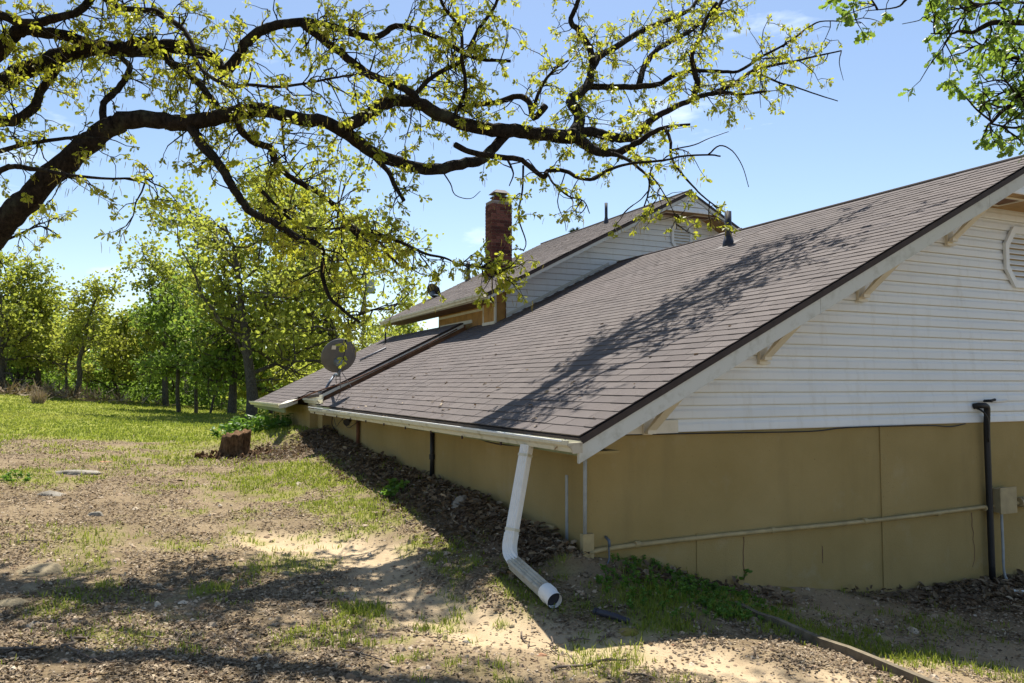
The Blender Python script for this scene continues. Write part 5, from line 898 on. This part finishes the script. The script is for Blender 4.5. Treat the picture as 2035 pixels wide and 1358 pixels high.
# undergrowth along the wood edge, and the far wood behind it
g = np.random.default_rng(88); um = MB(); k = 46000; pxs = g.uniform(-250, 900, k); Ds = g.uniform(37, 52, k); lat = (pxs - PW / 2) / FPX * Ds; X = CAM[0] + _F0[0] * Ds + _R[0] * lat; Yq = CAM[1] + _F0[1] * Ds + _R[1] * lat
hmax = .5 + 2.6 * fbm(X * .35, Yq * .35, 41) ** 1.4; Zq = gz(X, Yq) + hmax * g.random(k) ** .8; scatter(um, CARD2[0], CARD2[1], np.stack([X, Yq, Zq], -1), rots(k, g), g.uniform(.09, .22, k), np.clip(.25 + .5 * fbm(X * .5, Yq * .5, 43) + g.normal(0, .15, k), 0, 1)); tag(obj('undergrowth', um, M['farleaf2']), 'dense green undergrowth along the edge of the wood', 'undergrowth', kind='stuff')
um = MB(); k = 60000; pxs = g.uniform(-500, 1000, k); Ds = g.uniform(54, 85, k); lat = (pxs - PW / 2) / FPX * Ds; X = CAM[0] + _F0[0] * Ds + _R[0] * lat; Yq = CAM[1] + _F0[1] * Ds + _R[1] * lat; hmax = 1.5 + 4.0 * fbm(X * .16, Yq * .16, 51) ** 1.2
hmax *= np.where(pxs > 650, .75, 1.0); Zq = gz(X, Yq) + hmax * g.random(k); scatter(um, CARD2[0], CARD2[1], np.stack([X, Yq, Zq], -1), rots(k, g), g.uniform(.25, .55, k), np.clip(.35 + .4 * fbm(X * .3, Yq * .3, 53) + g.normal(0, .15, k), 0, 1)); tag(obj('far_wood', um, M['farleaf']), 'far wood closing the view behind the nearer trees', 'wood', kind='stuff')

# ------------------------------------------------------------------ plants, grass, litter, gravel
def leafy_plant(name, label, cat, c, n, hgt, rad, seed, mat='weed', ls=(.06, .12), group=None):
    g = np.random.default_rng(seed); t = thing(name, label, cat, tuple(c), group); st = MB(); lv = MB(); P, Dd, Sz = [], [], []
    for _ in range(n):
        a = g.uniform(0, 6.28); r = rad * math.sqrt(g.random()); x, y = c[0] + r * math.cos(a), c[1] + r * math.sin(a); b = np.array([x, y, float(gz(np.array([x]), np.array([y]))[0])]); h = hgt * g.uniform(.55, 1.1) * (1.1 - .5 * r / rad); Q, d = twig_path(b, unit(np.array([math.cos(a) * .25, math.sin(a) * .25, 1.0])), h, g, .0, 4, .12); tube(st, Q, np.linspace(.006, .003, len(Q)), 4, caps=False)
        for f in np.linspace(.25, 1, 7):
            for _2 in range(2): i = f * 4; q = Q[min(4, int(i))] + (Q[min(4, int(i) + 1)] - Q[min(4, int(i))]) * (i % 1 if i < 4 else 0); P.append(q); dd = g.normal(size=3); dd[2] = abs(dd[2]) * .3 - .05; Dd.append(dd); Sz.append(g.uniform(*ls))
    scatter(lv, LEAF_S[0], LEAF_S[1], np.array(P), frames(np.array(Dd), g), np.array(Sz), np.clip(g.normal(.5, .25, len(P)), 0, 1)); tag(obj('stems', st, M[mat], t), kind='stuff'); tag(obj('leaves', lv, M[mat], t), kind='stuff')
leafy_plant('weed_clump', 'bright green leafy weeds growing by the far house corner', 'plant', gpt(508, 862), 60, .46, .80, 301, ls=(.06, .13)); leafy_plant('weed_clump', 'dark green weed clump in shade at the foot of the gable wall', 'plant', gpt(1340, 1176), 130, .10, .6, 302, ls=(.014, .034)); leafy_plant('weed_clump', 'low dark green weeds right of the big shaded clump', 'plant', gpt(1455, 1198), 90, .08, .45, 303, ls=(.015, .035))
leafy_plant('weed_plant', 'small weed against the wall crack in shade', 'plant', gpt(1472, 1162), 4, .18, .05, 304, ls=(.03, .06)); leafy_plant('weed_plant', 'small green weed on the leaf bank below the boulder', 'plant', gpt(785, 985), 7, .22, .14, 305, ls=(.04, .08)); leafy_plant('weed_clump', 'weeds on top of the leaf bank beside the far eave', 'plant', gpt(632, 838), 12, .35, .25, 306, ls=(.05, .09)); leafy_plant('weed_plant', 'dandelion like weed at the left edge by the shaded grass', 'plant', gpt(38, 955), 9, .13, .2, 307, ls=(.025, .055))
def view_scatter(n, d0, d1, g, half=.72, power=1.0):
    d = d0 * (d1 / d0) ** (g.random(n) ** power); lat = g.uniform(-half, half, n) * d; return CAM[0] + _F0[0] * d + _R[0] * lat, CAM[1] + _F0[1] * d + _R[1] * lat, d
inside = lambda x, y: ((x > -.02) & (y > -.02) & (x < 11.2) & (y < 15)) | ((x > -.4) & (y > 9.4) & (y < 15))
g = np.random.default_rng(55)
# grass: curved two-piece blades
BL = (np.array([(-.06, 0, 0), (.06, 0, 0), (.045, .05, .55), (-.045, .05, .55), (0, .28, 1.0)]), np.array([[0, 1, 2], [0, 2, 3], [3, 2, 4]]))
x, y, d = view_scatter(150000, 3.0, 13, g); mgr, ms, mlf = masks(x, y); k = (g.random(len(x)) < mgr ** 1.25 * .85) & ~inside(x, y); x, y, d = x[k], y[k], d[k]
nb_ = 3; xi = np.repeat(x, nb_) + g.normal(0, .018, len(x) * nb_); yi = np.repeat(y, nb_) + g.normal(0, .018, len(x) * nb_); di = np.repeat(d, nb_); dry = np.clip(.42 + (fbm(xi * 1.3, yi * 1.3, 61) - .5) * 1.1 + g.normal(0, .13, len(xi)), 0, 1)
gm = MB(); hh = g.uniform(.018, .07, len(xi)) * (.5 + .9 * fbm(xi * 2, yi * 2, 62)); wd = .032 + .005 * di; scatter(gm, BL[0], BL[1], np.stack([xi, yi, gz(xi, yi) - .004], -1), rotz_tilt(len(xi), g, .35), np.stack([wd, hh, hh], -1), dry); tag(obj('yard_grass', gm, M['grass']), 'patches of short grass in the bare yard', 'grass', kind='stuff'); print('near grass', len(xi))
x, y, d = view_scatter(90000, 10, 40, g, .78); mgr, ms, mlf = masks(x, y); k = (g.random(len(x)) < mgr ** 1.1) & ~inside(x, y) & (d > 10); x, y, d = x[k], y[k], d[k]
nb_ = 2; xi = np.repeat(x, nb_) + g.normal(0, .04, len(x) * nb_); yi = np.repeat(y, nb_) + g.normal(0, .04, len(x) * nb_); di = np.repeat(d, nb_); dry = np.clip(.50 + (fbm(xi * .5, yi * .5, 64) - .5) * 1.3 + g.normal(0, .12, len(xi)), 0, 1)
gm = MB(); hh = g.uniform(.03, .08, len(xi)) * (.6 + .9 * fbm(xi * .8, yi * .8, 65)); wd = .012 * di; scatter(gm, BL[0], BL[1], np.stack([xi, yi, gz(xi, yi) - .004], -1), rotz_tilt(len(xi), g, .4), np.stack([wd, hh, hh], -1), dry); tag(obj('lawn_grass', gm, M['grass']), 'short sunlit grass of the lawn', 'grass', kind='stuff'); print('far grass', len(xi))
# dead leaves: yard litter, thicker on the bank against the wall
x, y, d = view_scatter(360000, 2.8, 17, g); mgr, ms, mlf = masks(x, y); cl = fbm(x * 1.7, y * 1.7, 71); k = (g.random(len(x)) < np.clip((1 - .92 * ms) * (1 - .8 * mgr) * (.2 + 1.0 * (cl > .46)) * .5, 0, 1)) & ~inside(x, y); x, y, d = x[k], y[k], d[k]
lm_ = MB(); scatter(lm_, LEAF_S[0] * [1, 1, 1.8], LEAF_S[1], np.stack([x, y, gz(x, y) + g.uniform(.002, .014, len(x))], -1), rotz_tilt(len(x), g, .45), np.stack([g.uniform(.008, .028, len(x)) * (1 + .05 * d), g.uniform(.010, .034, len(x)) * (1 + .05 * d), g.uniform(.008, .025, len(x))], -1), np.clip(g.normal(.46, .30, len(x)), 0, 1)); tag(obj('yard_litter', lm_, M['litter']), 'scattered dead leaf scraps over the bare yard', 'leaf litter', kind='stuff'); print('litter', len(x))
n = 90000; x = g.uniform(-2.2, 7, n); y = g.uniform(-1.2, 10.2, n); mgr, ms, mlf = masks(x, y); k = (g.random(n) < mlf ** 1.3) & ~inside(x, y); x, y = x[k], y[k]
lm_ = MB(); s = g.uniform(.04, .095, len(x)); scatter(lm_, LEAF_S[0] * [1, 1, 2.2], LEAF_S[1], np.stack([x, y, gz(x, y) + g.uniform(.0, .035, len(x))], -1), rotz_tilt(len(x), g, .55), np.stack([s, s, s], -1), np.clip(g.normal(.33, .25, len(x)), 0, 1)); tag(obj('leaf_bank', lm_, M['litter']), 'bank of brown dead oak leaves drifted against the stucco wall', 'leaf litter', kind='stuff'); print('bank', len(x))
# gravel
x, y, d = view_scatter(120000, 2.8, 13, g); mgr, ms, mlf = masks(x, y); cl = fbm(x * 1.1, y * 1.1, 81); k = (g.random(len(x)) < np.clip((1 - .75 * ms) * (1 - .9 * mgr) * (1 - mlf) * (.15 + 1.1 * np.clip((cl - .35) * 3, 0, 1)) * .6, 0, 1)) & ~inside(x, y); x, y, d = x[k], y[k], d[k]
PEB = (np.array([(1, .1, 0), (.2, 1, 0), (-1, .3, 0), (-.4, -.9, 0), (.6, -.7, 0), (.5, .1, .8), (-.4, .2, .9), (0, -.5, .7)]), np.array([[0, 1, 5], [1, 6, 5], [1, 2, 6], [2, 3, 6], [3, 7, 6], [3, 4, 7], [4, 0, 7], [0, 5, 7], [5, 6, 7]]))
sz = np.exp(g.normal(math.log(.0075), .5, len(x))) * (1 + .04 * d); gv = MB(); scatter(gv, PEB[0], PEB[1], np.stack([x, y, gz(x, y) - .001], -1), rotz_tilt(len(x), g, .2), np.stack([sz, sz * g.uniform(.6, 1, len(x)), sz * g.uniform(.35, .9, len(x))], -1), np.clip(g.normal(.5, .25, len(x)), 0, 1)); tag(obj('gravel', gv, M['gravel']), 'loose gravel and chips over the bare yard', 'gravel', kind='stuff'); print('gravel', len(x))
# brush and dry weeds at the far left of the lawn
g = np.random.default_rng(91); bp0 = gpt(45, 786); k = 1500; bx = bp0[0] + g.normal(0, 2.2, k); by = bp0[1] + g.normal(0, 1.0, k); bm = MB(); scatter(bm, CARD[0] * [.10, 1, 1], CARD[1], np.stack([bx, by, gz(bx, by) + g.uniform(0, .2, k)], -1), frames(g.normal(size=(k, 3)) + np.array([0, 0, .3]), g), g.uniform(.25, .8, k), g.random(k)); tag(obj('brush_pile', bm, M['litter']), 'low pile of dry brown brush at the far left of the lawn', 'brush pile')
tp = gpt(76, 802); k = 260; aa = g.uniform(0, 6.28, k); bm = MB(); scatter(bm, BL[0], BL[1], np.stack([tp[0] + .16 * np.cos(aa), tp[1] + .16 * np.sin(aa), np.full(k, tp[2] - .02)], -1), rotz_tilt(k, g, .35), np.stack([np.full(k, .16), g.uniform(.3, .6, k), g.uniform(.3, .6, k)], -1), g.uniform(.6, 1, k)); tag(obj('dry_grass_tuft', bm, M['litter']), 'reddish tuft of dry grass on the lawn beside the brush pile', 'grass tuft')
# fallen sticks
STICKS = [((123, 1290), (187, 1263), 'crooked dark stick at the lower left'), ((0, 1297), (94, 1290), 'dark straight stick entering from the left edge'), ((281, 1274), (387, 1287), 'long thin stick in the lower left gravel'), ((128, 1297), (230, 1322), 'forked pale stick below the crooked dark one'), ((353, 1265), (383, 1246), 'short stick pointing up in the gravel'), ((43, 1140), (102, 1146), 'thin stick lying on the tan slab'), ((469, 1262), (474, 1290), 'short curved stick near the olive grey stone'),
          ((1027, 1260), (1057, 1292), 'thin bent twig below the downspout outlet'), ((1092, 1272), (1109, 1306), 'dark twig beside the flat brown stone'), ((1133, 1274), (1178, 1276), 'small twig left of the mossy stone'), ((1100, 1335), (1240, 1318), 'long gnarled stick at the lower centre'), ((805, 1036), (838, 1052), 'pale twig at the foot of the leaf bank'), ((1240, 1345), (1290, 1352), 'twig at the bottom edge left of the timber'), ((35, 1078), (90, 1081), 'pale yellowish stick at the left edge above the boulder'), ((690, 1300), (760, 1318), 'thin brown stick in the gravel right of centre'), ((1195, 1283), (1212, 1262), 'slim upright twig by the mossy stone')]
g = np.random.default_rng(95)
for i, (a, b, lab) in enumerate(STICKS):
    A, B = gpt(*a, .012), gpt(*b, .012); n = 7; P = A + (B - A) * np.linspace(0, 1, n)[:, None]; P[:, :2] += g.normal(0, .018, (n, 2)); P[:, 2] = gz(P[:, 0], P[:, 1]) + .010 + g.uniform(0, .012, n); r = .0065 if i not in (0, 1, 10) else .010; t = thing('fallen_stick', lab, 'stick', tuple(A), 'sticks fallen in the yard'); obj('stem', tube(MB(), smooth_line(P, 3), np.linspace(r, r * .5, (n - 1) * 3 + 1), 6), M['stick'], t, True)
    for j in (2, 4): q = P[j] + np.array([g.normal(0, .07), g.normal(0, .07), .015]); obj('side_twig', tube(MB(), [P[j], P[j] * .5 + q * .5 + [0, 0, .008], q], [r * .55, r * .45, r * .25], 5), M['stick'], t)

# a few dead leaves caught on the near roof and along the gutter
g = np.random.default_rng(404); k = 150; rx = np.concatenate([EX + np.abs(g.normal(0, .9, 90)), np.full(60, -.42) + g.normal(0, .02, 60)]); ry = g.uniform(-.4, 9, k); rzv = np.where(rx < EX, 1.165, zf1(rx) + .03); rl = MB(); ss = g.uniform(.03, .07, k)
scatter(rl, LEAF_S[0] * [1, 1, 1.8], LEAF_S[1], np.stack([rx, ry, rzv], -1), rotz_tilt(k, g, .5), np.stack([ss, ss, ss], -1), np.clip(g.normal(.4, .25, k), 0, 1)); tag(obj('roof_litter', rl, M['litter']), 'few dead leaves caught on the lower roof and in the gutter', 'leaf litter', kind='stuff')
